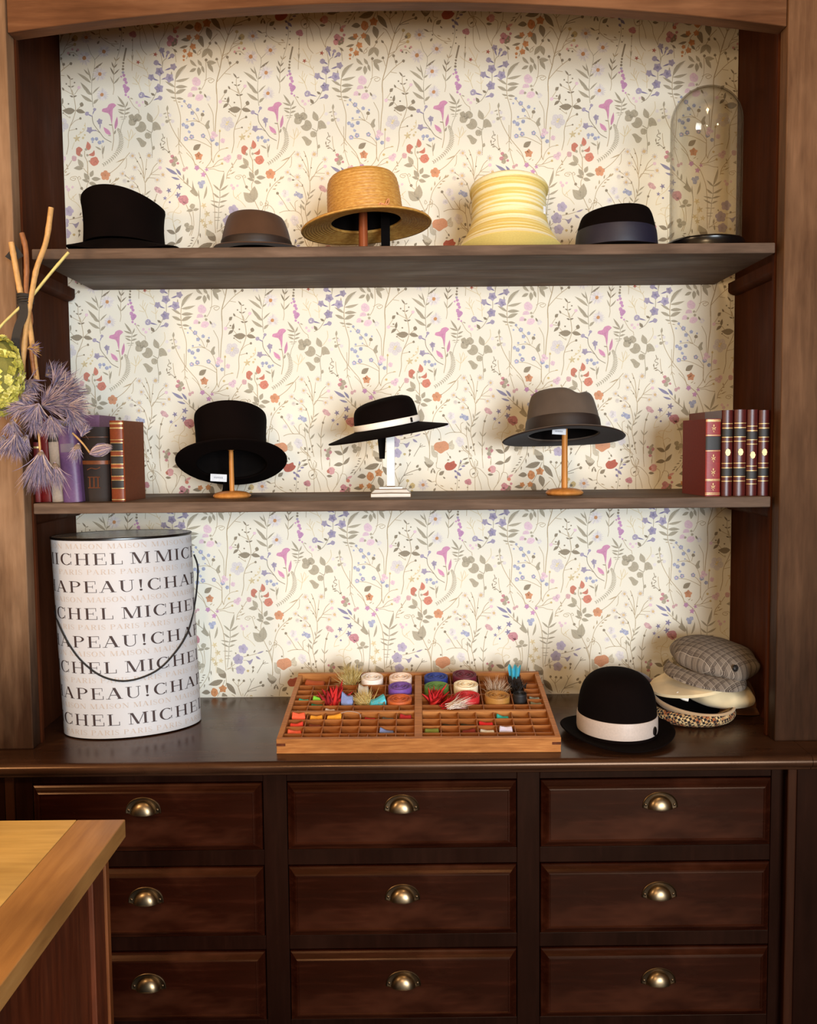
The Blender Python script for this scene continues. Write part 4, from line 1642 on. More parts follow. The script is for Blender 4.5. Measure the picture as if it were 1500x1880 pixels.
# --- yellow striped hat
p = at(936, 450, -.25)
ty = NT('yellow_white_striped_straw')
v = ty.coords((2.0, 2.0, 105))
nf = ty.noise(v, 1.15, 2, .5)
cs = ty.ramp(nf, [(.40, sl((232, 222, 186))), (.48, sl((234, 224, 178))), (.515, sl((222, 198, 118))), (.72, sl((208, 178, 92)))])
v = ty.coords((200, 200, 900))
fb = ty.noise(v, 1, 2, .6)
cs = ty.mix(1.0, cs, ty.ramp(fb, [(.3, (.9,)*3+(1,)), (.7, (1.03,)*3+(1,))]), 'MULTIPLY')
ty.bump(fb, .35, .001)
M['yellow'] = ty.set(Base_Color=cs, Roughness=.7)
e = empty('striped_hat', (p.x, -.235, ZT+.014), (D(-11), D(1), 0)); tag(e, 'tall yellow and cream striped straw hat standing on the top shelf', 'hat', 'hats on the shelves')
pr = [(.140, .0), (.128, .018), (.117, .040), (.105, .066), (.0985, .090), (.0955, .115), (.0945, .140), (.0945, .165), (.0945, .186), (.0955, .193)]
pr = smooth_prof(pr, 8)
rg = []
for i, (r, z) in enumerate(pr):
    rg.append((r+.0011*abs(sin(z*PI/.0115)), z*.86))
lathe(rg, 80, 1, 1.05).build('crown', M['yellow'], e, smooth='all')
lathe(smooth_prof([(.0955, .190), (.0995, .192), (.1015, .198), (.0995, .204), (.094, .208), (.085, .212), (.06, .214), (.002, .2145)], 4), 80, 1, 1.05, -.0270).build('top_roll', M['yellow'], e, smooth='all')
MB().add([(-.004, 0, -.010), (.004, 0, -.010), (.004, 0, .010), (-.004, 0, .010), (-.004, .001, -.010), (.004, .001, -.010), (.004, .001, .010), (-.004, .001, .010)],
         [(0, 1, 2, 3), (7, 6, 5, 4), (0, 4, 5, 1), (1, 5, 6, 2), (2, 6, 7, 3), (3, 7, 4, 0)]).build('price_tag', M['paper_tag'], e, loc=(.0835, -.0545, .098), rot=(0, 0, D(33)))

# --- navy-banded black trilby
p = at(1131, 450, -.28)
make_hat('trilby_hat', 'black felt trilby with navy ribbon band on the top shelf', (p.x, -.28, ZT), (0, 0, D(-4)), .101, .110,
         smooth_prof([(1, .012), (.985, .035), (.955, .06), (.91, .082), (.85, .100), (.76, .110), (.55, .1145), (.3, .115), (.03, .115)], 3),
         (.112, .124, lambda t, a: .012+.004*t*cos(a)**2, .003), M['black_felt'],
         band=(.016, .062, M['navy'], .0015), deform=trilby_df(.115, .008, lean=.07))

# --- glass cloche
p = at(1294.5, 447, -.24)
cl = empty('glass_cloche', (p.x, -.24, ZT)); tag(cl, 'tall clear glass dome cloche on a black base, right end of top shelf', 'cloche')
rr, hh = .0885, at(1294, 160, -.24).z-ZT-.044
po = [(rr, 0)]+[(rr, hh*.3), (rr, hh-rr*1.0)]
for j in range(1, 13):
    a = PI/2*j/12; po.append((max(rr*cos(a), .0004), hh-rr+rr*sin(a)))
pi_ = [(max(r-.0028, .0003), z if i < 3 else z-.0028*(i-2)/12) for i, (r, z) in enumerate(po)]
rings = [[(r*cos(2*PI*k/64), r*sin(2*PI*k/64), z) for k in range(64)] for r, z in po+pi_[::-1]]
g = MB().loft(rings, False, False)
last = (len(rings)-1)*64
for k in range(64): g.F.append((k, last+k, last+(k+1) % 64, (k+1) % 64))
g.build('glass_dome', M['glass'], cl, smooth=True, loc=(0, 0, .044))
lathe([(.098, 0), (.101, .004), (.101, .016), (.099, .022), (.096, .030), (.097, .038), (.094, .0425), (.002, .0435)], 64).build('base', M['black_gloss'], cl, smooth=True)

# --- black top hat on a stand, middle shelf
p = at(426, 851, -.25)
th = make_hat('top_hat', 'black felt top hat tilted back on a small wooden stand, middle shelf', (p.x, -.25, p.z), (D(-22.5), D(-5), 0), .0945, .107,
              smooth_prof([(1.0, .002), (.965, .02), (.95, .05), (.955, .08), (.975, .105), (.985, .118), (.98, .126), (.94, .132), (.6, .134), (.03, .135)], 3),
              (.1395, .156, lambda t, a: .004*t+.006*t*t*cos(a)**2, .0045), M['black_felt'])
MB().box(-.014, .014, -.0008, .0008, -.045, .02).build('hanging_ribbon', M['lining'], th, loc=(-.022, .06, -.02), rot=(D(22), D(14), 0))


def price_tag(root, loc, rot, w_, h_):
    o = MB().box(-w_/2, w_/2, -.0006, .0006, -h_/2, h_/2).build('price_tag', M['paper_tag'], root, loc=loc, rot=rot)
    b = MB(); x = -w_*.28
    for k in range(6):
        b.tube([(x, -.0009, -h_*.05), (x+w_*.03, -.0009, h_*.16), (x+w_*.06, -.0009, -h_*.10)], .0004, 4); x += w_*.095
    b.build('writing', M['ink'], o)
    return o


price_tag(th, (-.040, .02, -.028), (D(22.5), D(4+5), 0), .043, .019)
stand('hat_stand', 'turned beech stand under the tilted black top hat', at(428, 905, -.25).x, -.265, ZM, p.z+.035, .0062, M['pine'])

# --- black hat with white band on a white stand
p = at(713, 796, -.25)
bh = make_hat('boater_hat', 'black felt hat with white ribbon band on a white stand, middle shelf', (p.x, -.25, p.z), (D(3), D(-9.3), 0), .0835, .095,
              smooth_prof([(1.0, .017), (.995, .034), (.98, .05), (.95, .064), (.89, .075), (.78, .083), (.55, .089), (.3, .091), (.03, .092)], 3),
              (.1555, .165, lambda t, a: .019*(1-t)**1.0-.000*t, .0035), M['black_felt'],
              band=(.019, .0345, M['white_band'], .003), deform=lambda x, y, z: (x, y, z+.006*x/.08*(z/.087)**2))
bd = MB(); bx, by = .088*cos(-.75), .099*sin(-.75)
bd.add([(x*1, -.002, z) for x, z in ((-.005, -.0075), (.005, -.0075), (.005, .0075), (-.005, .0075))]+[(x, .002, z) for x, z in ((-.005, -.0075), (.005, -.0075), (.005, .0075), (-.005, .0075))],
       [(0, 1, 2, 3), (7, 6, 5, 4), (0, 4, 5, 1), (1, 5, 6, 2), (2, 6, 7, 3), (3, 7, 4, 0)])
bd2 = MB()
for k in range(4): bd2.tube([(-.003+.002*k, 0, -.006), (-.0035+.002*k, 0, .006)], .0007, 5)
bd2.tube([(-.0035, 0, .0), (.0035, 0, .003)], .0007, 5)
bd2.build('emblem', M['black_gloss'], bh, loc=(bx, by-.001, .0265), rot=(0, 0, D(47)))
MB().add([(-.013, -.001, 0), (.013, -.001, 0), (.008, -.001, -.085), (-.006, -.001, -.085), (-.013, .001, 0), (.013, .001, 0), (.008, .001, -.085), (-.006, .001, -.085)],
         [(0, 1, 2, 3), (7, 6, 5, 4), (0, 4, 5, 1), (1, 5, 6, 2), (2, 6, 7, 3), (3, 7, 4, 0)]).build('hanging_ribbon', M['lining'], bh, loc=(at(703, 806, -.24).x-p.x, .01, .022), rot=(D(-3), D(9.3), 0))
px0 = at(718, 905, -.25)
ws = empty('hat_stand', (px0.x, -.265, ZM)); tag(ws, 'chipped white painted hat stand with stepped square base', 'hat stand')
MB().box(-.0105, .0105, -.0105, .0105, .026, p.z+.06-ZM).build('post', M['white_paint'], ws, bev=.001)
MB().add([(-.051, -.038, 0), (.051, -.038, 0), (.051, .038, 0), (-.051, .038, 0), (-.051, -.038, .009), (.051, -.038, .009), (.051, .038, .009), (-.051, .038, .009),
          (-.040, -.028, .019), (.040, -.028, .019), (.040, .028, .019), (-.040, .028, .019)],
         [(3, 2, 1, 0), (0, 1, 5, 4), (1, 2, 6, 5), (2, 3, 7, 6), (3, 0, 4, 7), (4, 5, 9, 8), (5, 6, 10, 9), (6, 7, 11, 10), (7, 4, 8, 11), (8, 9, 10, 11)]).build('foot', M['white_paint'], ws, bev=.001)
MB().box(-.030, .030, -.022, .022, .019, .025).build('step', M['white_paint'], ws, bev=.001)
wc = MB()
wc.tube([(-.051, -.0382, .0095), (.0, -.0385, .0105), (.051, -.0382, .0095)], .0013, 5); wc.tube([(-.0405, -.0285, .0195), (.0405, -.0285, .0195)], .001, 5)
wc.tube([(-.011, -.0112, .0262), (.011, -.0112, .0262)], .0012, 5); wc.tube([(.051, -.038, .0), (.051, -.038, .009)], .001, 5); wc.tube([(-.051, -.038, .0), (-.051, -.038, .009)], .001, 5)
wc.build('worn_edges', M['worn_edge'], ws)

# --- grey fedora on a stand
p = at(1034, 803, -.25)
fd = make_hat('fedora_hat', 'grey brown felt fedora with dark band on a wooden stand, middle shelf', (p.x, -.25, p.z), (D(-8.5), D(-1.0), 0), .0955, .107,
              smooth_prof([(1.0, .010), (.985, .03), (.95, .055), (.90, .080), (.845, .100), (.77, .111), (.62, .117), (.35, .118), (.03, .118)], 3),
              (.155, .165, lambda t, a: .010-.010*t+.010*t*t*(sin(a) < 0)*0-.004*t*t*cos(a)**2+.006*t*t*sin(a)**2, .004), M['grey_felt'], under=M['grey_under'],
              band=(.012, .046, M['brown_band'], .002), deform=lambda x, y, z: (x*(1-.10*max(0, (z/.118-.5)*2)*max(0, -y/.1)), y, z+.012*max(0, z/.118-.5)*2*(-x/.09)*.35-.016*max(0, (z/.118-.6)/.4)*math.exp(-((x-.030)/.020)**2-((y+.03)/.07)**2)))
price_tag(fd, (-.022, -.072, .004), (D(12), D(7), D(-14)), .034, .015)
stand('hat_stand', 'turned beech stand under the grey fedora', at(1034, 905, -.25).x, -.27, ZM, p.z+.05, .0078, M['pine'])

# --- black bowler on the worktop
bw_ = make_hat('bowler_hat', 'black felt bowler with wide cream silk band on the worktop', (.519, -.392, ZW+.004), (0, 0, D(5)), .0955, .108,
               smooth_prof([(1.0, .008), (1.0, .03), (.995, .055), (.97, .085), (.91, .112), (.81, .133), (.64, .150), (.42, .160), (.2, .164), (.03, .165)], 3),
               (.136, .153, lambda t, a: .008+.010*t*t*cos(a)**2-.006*t*sin(a)**2+.005*t*t, .004), M['black_felt'],
               band=(.016, .057, M['cream_band'], .0022), group='hats on the worktop')
em = lathe([(.0085, 0), (.009, .002), (.0065, .0034), (.0055, .0028), (.001, .0028)], 20, .85, 1.25)
em.build('emblem', M['black_gloss'], bw_, smooth=True, loc=(.0985*cos(-.83), .1115*sin(-.83), .030), rot=(D(90), 0, D(42)))


# ------------------------------------------------------------------ caps in a pile
def puffy(rx, ry, h, seed, amp=.10, n=56, m_=18, flat=.35):
    """soft cap crown: flattened lobed dome with wrinkles, resting on z=0"""
    r = random.Random(seed); ph = [r.uniform(0, 6.28) for _ in range(8)]
    rings = []
    for i in range(m_+1):
        b = -PI/2*flat+(PI/2+PI/2*flat)*i/m_
        ring = []
        for k in range(n):
            a = 2*PI*k/n
            lob = 1+amp*.35*sin(8*a+ph[0])*max(0, cos(b))+amp*(.5*sin(2*a+ph[1])+.35*sin(3*a+ph[2]+2*b)+.25*sin(5*a+ph[3]+4*b))*cos(b)
            cb = abs(cos(b))**.75
            z = h*(sin(b)+sin(PI/2*flat))/(1+sin(PI/2*flat))
            z += h*amp*.6*(sin(3*a+ph[4]+5*b)*.5+sin(5*a+ph[5])*.3)*cos(b)*(sin(b) > -.2)
            ring.append((rx*cb*lob*cos(a), ry*cb*lob*sin(a), z))
        rings.append(ring)
    return MB().loft(rings, True, True)


def visor(rx, ry, length, drop, span=80, th=.004, n=28, m_=6):
    """crescent peak pointing to -y"""
    top, bot = [], []
    for i in range(m_+1):
        t = i/m_; ring, rb = [], []
        for k in range(n+1):
            a = D(-90-span+2*span*k/n)
            e = max(0.0, cos((a+PI/2)/D(span)*PI/2))**.6
            x = (rx+length*.55*t*e)*cos(a); y = (ry+length*t*e)*sin(a)
            z = -drop*t*t*e-.010*abs(sin(a+PI/2))**2*t
            ring.append((x, y, z)); rb.append((x, y, z-th))
        top.append(ring); bot.append(rb)
    rings = top+bot[::-1]
    return MB().loft(rings+[rings[0]], False, False, closed=False)


tw = NT('tweed_houndstooth')
v = tw.coords((1, 1, 1), (.4, .2, .6))
ck = tw.n('ShaderNodeTexChecker'); ck.inputs['Scale'].default_value = 150; tw.l(v, ck.inputs[0])
nz = tw.noise(tw.coords(), 55, 1, .5)
tan_ = tw.ramp(nz, [(.38, sl((150, 84, 44))), (.5, sl((176, 138, 92))), (.62, sl((206, 176, 128)))])
c = tw.mix(ck.outputs['Fac'], tan_, sl((36, 26, 24)))
M['tweed'] = tw.set(Base_Color=c, Roughness=.95)
gl = NT('glen_check_wool')
v = gl.coords((1, 1, 1), (.15, .1, .5))
sx_ = gl.n('ShaderNodeSeparateXYZ'); gl.l(v, sx_.inputs[0])


def stripe(nt, sock, freq, duty):
    m1 = nt.n('ShaderNodeMath', operation='MULTIPLY', i_1=freq); nt.l(sock, m1.inputs[0])
    m2 = nt.n('ShaderNodeMath', operation='FRACT'); nt.l(m1.outputs[0], m2.inputs[0])
    m3 = nt.n('ShaderNodeMath', operation='LESS_THAN', i_1=duty); nt.l(m2.outputs[0], m3.inputs[0])
    return m3.outputs[0]


def mult(nt, a, b):
    o = nt.n('ShaderNodeMath', operation='MULTIPLY'); nt.l(a, o.inputs[0]); nt.l(b, o.inputs[1]); return o.outputs[0]


fx = stripe(gl, sx_.outputs['X'], 360, .5); fy = stripe(gl, sx_.outputs['Y'], 360, .5); bx_ = stripe(gl, sx_.outputs['X'], 52, .45); by_ = stripe(gl, sx_.outputs['Y'], 52, .45)
c0 = gl.mix(gl.noise(gl.coords(), 700, 1, .5), sl((104, 92, 82)), sl((138, 124, 110)))
c1 = gl.mix(mult(gl, fx, bx_), c0, sl((70, 58, 50)))
c1 = gl.mix(mult(gl, fy, by_), c1, sl((70, 58, 50)))
tx = stripe(gl, sx_.outputs['X'], 52, .06); tyy = stripe(gl, sx_.outputs['Y'], 52, .06)
c1 = gl.mix(tx, c1, sl((148, 135, 121))); c1 = gl.mix(tyy, c1, sl((148, 135, 121)))
M['glen'] = gl.set(Base_Color=c1, Roughness=.95)
M['cream_wool'] = felt('cream_cotton', (222, 200, 160), .2, 600)
M['beige_wool'] = felt('beige_wool', (176, 146, 112), .2, 600)
M['brown_cloth'] = felt('dark_brown_cloth', (96, 58, 34), .1)
M['maroon'] = felt('dark_maroon_felt', (58, 26, 18), .2)

# maroon hat behind the bowler
q = at(1158, 1255, -.16)
e = empty('felt_beret', (q.x, -.16, ZW)); tag(e, 'dark maroon felt hat half hidden behind the black bowler', 'hat', 'hats on the worktop')
puffy(.070, .070, at(1155, 1233, -.16).z-ZW, 5, .03).build('crown', M['maroon'], e, smooth='all')
# brown cloth cap at the right under the pile
q = at(1360, 1300, -.13)
e = empty('cloth_cap', (q.x-.005, -.125, ZW)); tag(e, 'dark brown cloth cap under the pile of caps beside the right panel', 'cap', 'piled caps')
puffy(.085, .085, .075, 11, .08).build('crown', M['brown_cloth'], e, smooth='all')
visor(.07, .07, .03, .01).build('visor', M['brown_cloth'], e, smooth=True, loc=(-.01, -.015, .016))
# tweed cap, bottom of the pile
q = at(1266, 1312, -.24)
e = empty('tweed_cap', (q.x, -.245, ZW+.001), (0, 0, D(20))); tag(e, 'brown houndstooth tweed cap at the bottom of the cap pile', 'cap', 'piled caps')
pr = smooth_prof([(.085, 0), (.104, .004), (.114, .016), (.112, .028), (.102, .036), (.085, .030), (.06, .015), (.02, .011), (.002, .011)], 3)
lathe(pr, 56, 1, 1).build('crown', M['tweed'], e, smooth='all')
# beige cap lying upside down
e = empty('upturned_cap', (q.x+.004, -.240, ZW+.020), (D(9), D(5), 0)); tag(e, 'upturned beige cap with black lining between tweed and cream caps', 'cap', 'piled caps')
pr = smooth_prof([(.02, 0), (.06, .003), (.088, .011), (.103, .022), (.109, .031), (.107, .037), (.102, .036)], 3)
MB().loft([[(r*cos(2*PI*k/56), r*sin(2*PI*k/56), z) for k in range(56)] for r, z in pr], True, False).build('crown', M['beige_wool'], e, smooth=True)
bowl = smooth_prof([(.1025, .0365), (.099, .030), (.085, .016), (.05, .009), (.002, .008)], 3)
rings = [[(r*cos(2*PI*k/56), r*sin(2*PI*k/56), z+.001) for k in range(56)] for r, z in bowl]
MB().loft(rings, False, True).build('lining', M['lining'], e, smooth='all')
# cream cap: soft crown sagging to the right, broad peak to the left
q = at(1318, 1272, -.22)
e = empty('newsboy_cap', (q.x, -.215, q.z-.030)); tag(e, 'cream cotton newsboy cap with its peak pointing left in the pile', 'cap', 'piled caps')
puffy(.092, .088, .066, 33, .07, flat=.75).build('crown', M['cream_wool'], e, smooth='all', rot=(D(4), D(4), D(20)))
vq = at(1288, 1234, -.22)
visor(.094, .074, .078, .006, 92, .008).build('visor', M['cream_wool'], e, smooth=True, loc=(vq.x-q.x, -.005, vq.z-q.z+.030), rot=(D(12), D(-2), D(-66)))
sa, sb, sc = at(1243, 1272, -.31), at(1252, 1281, -.32), at(1264, 1285, -.325)
MB().tube(catmull([v_-Vector(e.location) for v_ in (sa, sb, sc)], 6), .0045, 8).build('strap', M['white_band'], e, smooth=True)
# glen check cap on top
q = at(1303, 1222, -.21)
e = empty('newsboy_cap', (q.x, -.21, q.z-.004), (D(4), D(9), D(-26))); tag(e, 'grey glen check newsboy cap with round badge on top of the pile', 'cap', 'piled caps')
puffy(.116, .104, .066, 44, .085, flat=.35).build('crown', M['glen'], e, smooth='all', loc=(.006, .020, .0), rot=(D(3), 0, 0))
visor(.100, .074, .046, .018, 86, .005).build('visor', M['glen'], e, smooth=True, loc=(-.004, -.024, .006), rot=(D(-2), 0, 0))
bdg = lathe([(.0085, 0), (.009, .002), (.0075, .004), (.006, .003), (.004, .0045), (.001, .0045)], 16)
for k in range(6): bdg.tube([(.002*cos(k*PI/3), .002*sin(k*PI/3), .004), (.007*cos(k*PI/3), .007*sin(k*PI/3), .004)], .0008, 5)
bdg.build('badge', plain('dark_pewter', (46, 42, 40), .4, .6), e, smooth=True, loc=(.068, -.070, .036), rot=(D(72), 0, D(40)))

# ------------------------------------------------------------------ hat box with lettering
BOXA, BOXB, BOXR = .172, .112, D(20)
BC0 = Vector((-.7155, -.268)); BC1 = Vector((-.7300, -.270)); BZ0, BZ1 = ZW+.004, 1.398


def box_pt(a, h, off=0.0):
    """point of the oval wall: a = parameter angle, h = 0 bottom .. 1 top"""
    k = 1.0+.006*h
    A, B = (BOXA*k+off), (BOXB*k+off)
    x, y = A*cos(a), B*sin(a)
    c = BC0.lerp(BC1, h)
    return Vector((c.x+x*cos(BOXR)-y*sin(BOXR), c.y+x*sin(BOXR)+y*cos(BOXR), BZ0+(BZ1-BZ0)*h))


hbx = empty('hat_box', (BC0.x, BC0.y, ZW)); tag(hbx, 'tall white oval hat box covered in printed words with black cord handle', 'hat box')
NB = 96
part(MB().loft([[box_pt(2*PI*k/NB, h) for k in range(NB)] for h in (0, .25, .5, .75, 1)], True, True), 'box_body', M['box_white'], hbx, smooth=True)
part(MB().loft([[box_pt(2*PI*k/NB, h, o_) for k in range(NB)] for h, o_ in ((1.0005, .0012), (1.003, .0024), (1.010, .0024), (1.013, .0008), (1.0115, -.002))], True, False), 'lid_rim', M['black_gloss'], hbx, smooth=True)
part(MB().loft([[box_pt(2*PI*k/NB, 1.010, -.0015) for k in range(NB)], [box_pt(2*PI*k/NB, 1.0118, -.0025) for k in range(NB)]], True, True), 'lid_top', M['box_lid'], hbx, smooth=True)
part(MB().loft([[box_pt(2*PI*k/NB, h, o_) for k in range(NB)] for h, o_ in ((-.0075, -.003), (-.006, -.001), (-.0005, .0005))], True, True), 'base_rim', M['black_gloss'], hbx, smooth=True)
# arc length table, starting at the point nearest the viewer
TAB = []
s_acc = 0.0; prev = None
NA = 720
a_start = -PI/2-BOXR
for i in range(NA+1):
    a = a_start-PI+2*PI*i/NA
    q = box_pt(a, .5)
    if prev is not None: s_acc += (Vector((q.x, q.y))-prev).length
    TAB.append((s_acc, a)); prev = Vector((q.x, q.y))
PERIM = s_acc
S0 = PERIM/2


def arc_a(s):
    s = (s+S0) % PERIM
    lo, hi = 0, NA
    while hi-lo > 1:
        mid = (lo+hi)//2
        if TAB[mid][0] <= s: lo = mid
        else: hi = mid
    f = (s-TAB[lo][0])/max(1e-9, TAB[hi][0]-TAB[lo][0])
    return TAB[lo][1]+(TAB[hi][1]-TAB[lo][1])*f


# high-contrast serif capitals, unit cap height: quads and elliptic ring arcs
TK, TN, SF = .15, .045, .04


def Q(x0, y0, x1, y1): return ('q', (x0, y0), (x1, y0), (x1, y1), (x0, y1))
def SL(xa, ya, xb, yb, w_): return ('q', (xa-w_/2, ya), (xa+w_/2, ya), (xb+w_/2, yb), (xb-w_/2, yb))
def AR(cx, cy, rx, ry, tx, ty, a0, a1): return ('a', cx, cy, rx, ry, tx, ty, a0, a1)
def stem(x, w_=TK, y0=0, y1=1, ser=.10, bot=True, top=True):
    r = [Q(x-w_/2, y0, x+w_/2, y1)]
    if bot: r.append(Q(x-w_/2-ser, y0, x+w_/2+ser, y0+SF))
    if top: r.append(Q(x-w_/2-ser, y1-SF, x+w_/2+ser, y1))
    return r


GL = {
    'I': (.46, stem(.23)),
    'H': (1.08, stem(.24)+stem(.84)+[Q(.30, .48, .80, .53)]),
    'M': (1.28, stem(.18, TN, ser=.12, top=False)+[Q(.02, 1-SF, .30, 1)]+stem(1.06, TK)+[SL(.62, 0, .24, 1, .17), SL(.62, .0, 1.0, 1, TN)]),
    'C': (.98, [AR(.52, .5, .46, .52, TK+.02, TN, 48, 312), Q(.84, .66, .88, 1.0), Q(.84, .02, .87, .30), SL(.80, .16, .87, .3, .05)]),
    'E': (.92, stem(.24)+[Q(.24, 1-SF, .80, 1), Q(.24, 0, .84, SF), Q(.28, .49, .62, .53), Q(.77, .72, .80, 1), Q(.81, 0, .85, .30), Q(.60, .38, .63, .64)]),
    'L': (.86, stem(.24)+[Q(.24, 0, .78, SF), Q(.76, 0, .80, .32)]),
    'A': (1.04, [SL(.14, 0, .50, 1, TN), SL(.84, 0, .50, 1, .18), Q(.26, .32, .72, .37), Q(.0, 0, .28, SF), Q(.66, 0, 1.02, SF)]),
    'P': (.90, stem(.24)+[AR(.46, .745, .38, .255, TK, TN, -90, 90), Q(.24, .49, .47, .54), Q(.24, .95, .47, 1)]),
    'U': (1.06, [Q(.18, .3, .18+TK, 1), Q(.08, 1-SF, .46, 1), Q(.82, .3, .82+TN, 1), Q(.70, 1-SF, .98, 1), AR(.525, .32, .345, .34, TK*.9, TN, 180, 270), AR(.525, .32, .345, .34, TN, TN, 270, 360)]),
    '!': (.52, [('q', (.21, .26), (.27, .26), (.33, 1), (.15, 1)), AR(.24, .09, .09, .09, .09, .09, 0, 360)]),
    'S': (.72, [AR(.36, .74, .27, .26, .08, TN, 40, 215), AR(.36, .27, .30, .28, .08, TN, -145, 40), SL(.56, .38, .16, .64, .20), Q(.60, .70, .63, .98), Q(.09, .02, .12, .32)]),
    'O': (1.06, [AR(.53, .5, .47, .52, TK+.02, TN, 0, 360)]),
    'N': (1.10, [Q(.18, 0, .18+TN, 1), Q(.06, 0, .36, SF), Q(.04, 1-SF, .24, 1), SL(.88, 0, .24, 1, .18), Q(.88, 0, .88+TN, 1), Q(.74, 1-SF, 1.06, 1)]),
    'R': (1.0, stem(.24)+[AR(.46, .755, .36, .245, TK, TN, -90, 90), Q(.24, .51, .47, .56), Q(.24, .95, .47, 1), SL(.80, 0, .48, .53, .18), Q(.74, 0, .98, SF)]),
    ' ': (.45, []),
}


def text_width(tx, xs, sp): return sum((GL[ch][0]*xs+sp) for ch in tx)


def letter_mesh(mb, tx, s, h0, ht, xs, sp, off=.0006, smin=-9, smax=9):
    """tx starting at arc length s (metres), baseline at height fraction h0; ht cap height in metres"""
    for ch in tx:
        wd, prims = GL[ch]
        if s+wd*ht*xs > smin and s < smax:
            for pm in prims:
                if pm[0] == 'q':
                    a, b_, c_, d_ = pm[1:]
                    nx = max(1, int(abs(b_[0]-a[0])*ht*xs/.006)+1)
                    grid = []
                    for j in (0, 1):
                        row = []
                        for i in range(nx+1):
                            f = i/nx
                            x = (a[0]+(b_[0]-a[0])*f) if j == 0 else (d_[0]+(c_[0]-d_[0])*f)
                            y = a[1] if j == 0 else d_[1]
                            row.append((x, y))
                        grid.append(row)
                    V = [box_pt(arc_a(s+x*ht*xs), h0+y*ht/(BZ1-BZ0), off) for row in grid for x, y in row]
                    mb.add(V, [(i, i+1, nx+1+i+1, nx+1+i) for i in range(nx)])
                else:
                    _, cx, cy, rx, ry, tx_, ty_, a0, a1 = pm
                    nn = max(6, int(abs(a1-a0)/15))
                    V = []
                    for i in range(nn+1):
                        a = D(a0+(a1-a0)*i/nn)
                        for r in (0, 1):
                            x = cx+(rx-r*tx_)*cos(a); y = cy+(ry-r*ty_)*sin(a)
                            V.append(box_pt(arc_a(s+x*ht*xs), h0+y*ht/(BZ1-BZ0), off))
                    mb.add(V, [(2*i, 2*i+1, 2*i+3, 2*i+2) for i in range(nn)])
        s += wd*ht*xs+sp
    return s


HB, HS, XB, XS = .0285, .0122, 1.40, 1.32


def word(tx, s, h0):
    mb = MB(); e_ = letter_mesh(mb, tx, s, h0, HB, XB, .003, smin=-.28, smax=.28)
    if mb.V: part(mb, 'printed_word', M['print_dark'], hbx)
    return e_


rows15 = [290, 385, 480, 590, 685, 790, 890, 1000, 1090, 1195, 1290, 1390, 1485, 1590, 1685]
WSH = .0
for i, yc in enumerate(rows15):
    hc = 1-(yc-250)/1480.0
    if i % 2 == 0:
        wrd = 'MAISON ' if i % 4 == 0 else 'PARIS '
        h0 = hc-.5*HS/(BZ1-BZ0)
        wlen = text_width(wrd, HS*XS, .0010)
        s = -.30 + (.012*i) % wlen
        small = MB()
        while s < .30:
            s = letter_mesh(small, wrd, s, h0, HS, XS, .0010, smin=-.28, smax=.28)
        o = part(small, 'small_print_row', M['print_tan'], hbx); o['kind'] = 'stuff'
    else:
        h0 = hc-.5*HB/(BZ1-BZ0)
        L1 = text_width('MICHEL', HB*XB, .003); L2 = text_width('CHAPEAU', HB*XB, .003)
        if i == 1:
            word('MICHEL', .056-L1, h0); s = word('M', .068, h0); word('MICHEL', s+.006, h0)
        elif i % 4 == 1:
            word('MICHEL', .026-L1, h0); word('MICHEL', .040, h0)
        else:
            word('CHAPEAU', .081-L2, h0); s = word('!', .081, h0); word('CHAPEAU', s, h0)
# cord handle hanging in front
cp = [(356, 1018), (363, 1040), (362, 1072), (357, 1112), (345, 1160), (320, 1200), (285, 1233), (235, 1250), (190, 1243), (152, 1216), (126, 1182), (108, 1146), (101, 1122)]


def box_front_y(x, h):
    c = BC0.lerp(BC1, h)
    best = None
    for i in range(120):
        a = -PI+2*PI*i/120
        q = box_pt(a, h)
        if best is None or abs(q.x-x)+(0 if q.y < c.y+.05 else 9) < best[0]: best = (abs(q.x-x)+(0 if q.y < c.y+.05 else 9), q.y)
    return best[1]


pts = []
for (x, y) in cp:
    Y = -.36
    for _ in range(4):
        q = at(x, y, Y); Y = box_front_y(q.x, max(0, min(1, (q.z-BZ0)/(BZ1-BZ0))))-.004
    pts.append(at(x, y, Y))
part(MB().tube(catmull(pts, 5), .0024, 8), 'cord_handle', M['black_cord'], hbx, smooth=True)

# ------------------------------------------------------------------ compartment tray
TR = empty('compartment_tray', (.0249, -.508, ZW+.0005), (D(7.5), 0, D(-.8)))
tag(TR, 'honey wood compartment tray propped up on the worktop holding ribbons and feathers', 'tray')
TW, TD_, TH = .335, .42, .036
MB().box(-TW, TW, 0, .013, 0, TH).build('front_rail', M['tray'], TR, bev=.0012)
MB().box(-TW, TW, TD_-.013, TD_, 0, TH+.002).build('back_rail', M['tray'], TR, bev=.0012)
for sg in (-1, 1):
    a, b_ = sorted((sg*TW, sg*(TW-.0125)))
    MB().box(a, b_, .0131, TD_-.0131, 0, TH).build('side_rail', M['tray'], TR, bev=.0012)
    a, b_ = sorted((sg*TW*1.0005, sg*(TW-.021)))
    MB().box(a, b_, -.0006, .004, .019, .0255).build('box_joint', M['counter_side'], TR)
MB().box(-.0095, .0095, .0131, TD_-.0131, .0065, TH-.001).build('centre_rail', M['tray'], TR, bev=.001)
MB().box(-TW+.001, TW-.001, .001, TD_-.001, .002, .0148).build('tray_bottom', M['tray_in'], TR)
MB().box(-.30, .30, TD_-.05, TD_-.02, -.050, -.0005).build('prop_block', M['counter_side'], TR, rot=(0, 0, 0))
MB().box(-TW-.0004, TW+.0004, -.0012, .012, .0, .0052).build('front_bead', M['tray'], TR, bev=.0008)
HX = {'l': (-.3222, -.0098), 'r': (.0098, .3222)}
YB = TD_-.0135
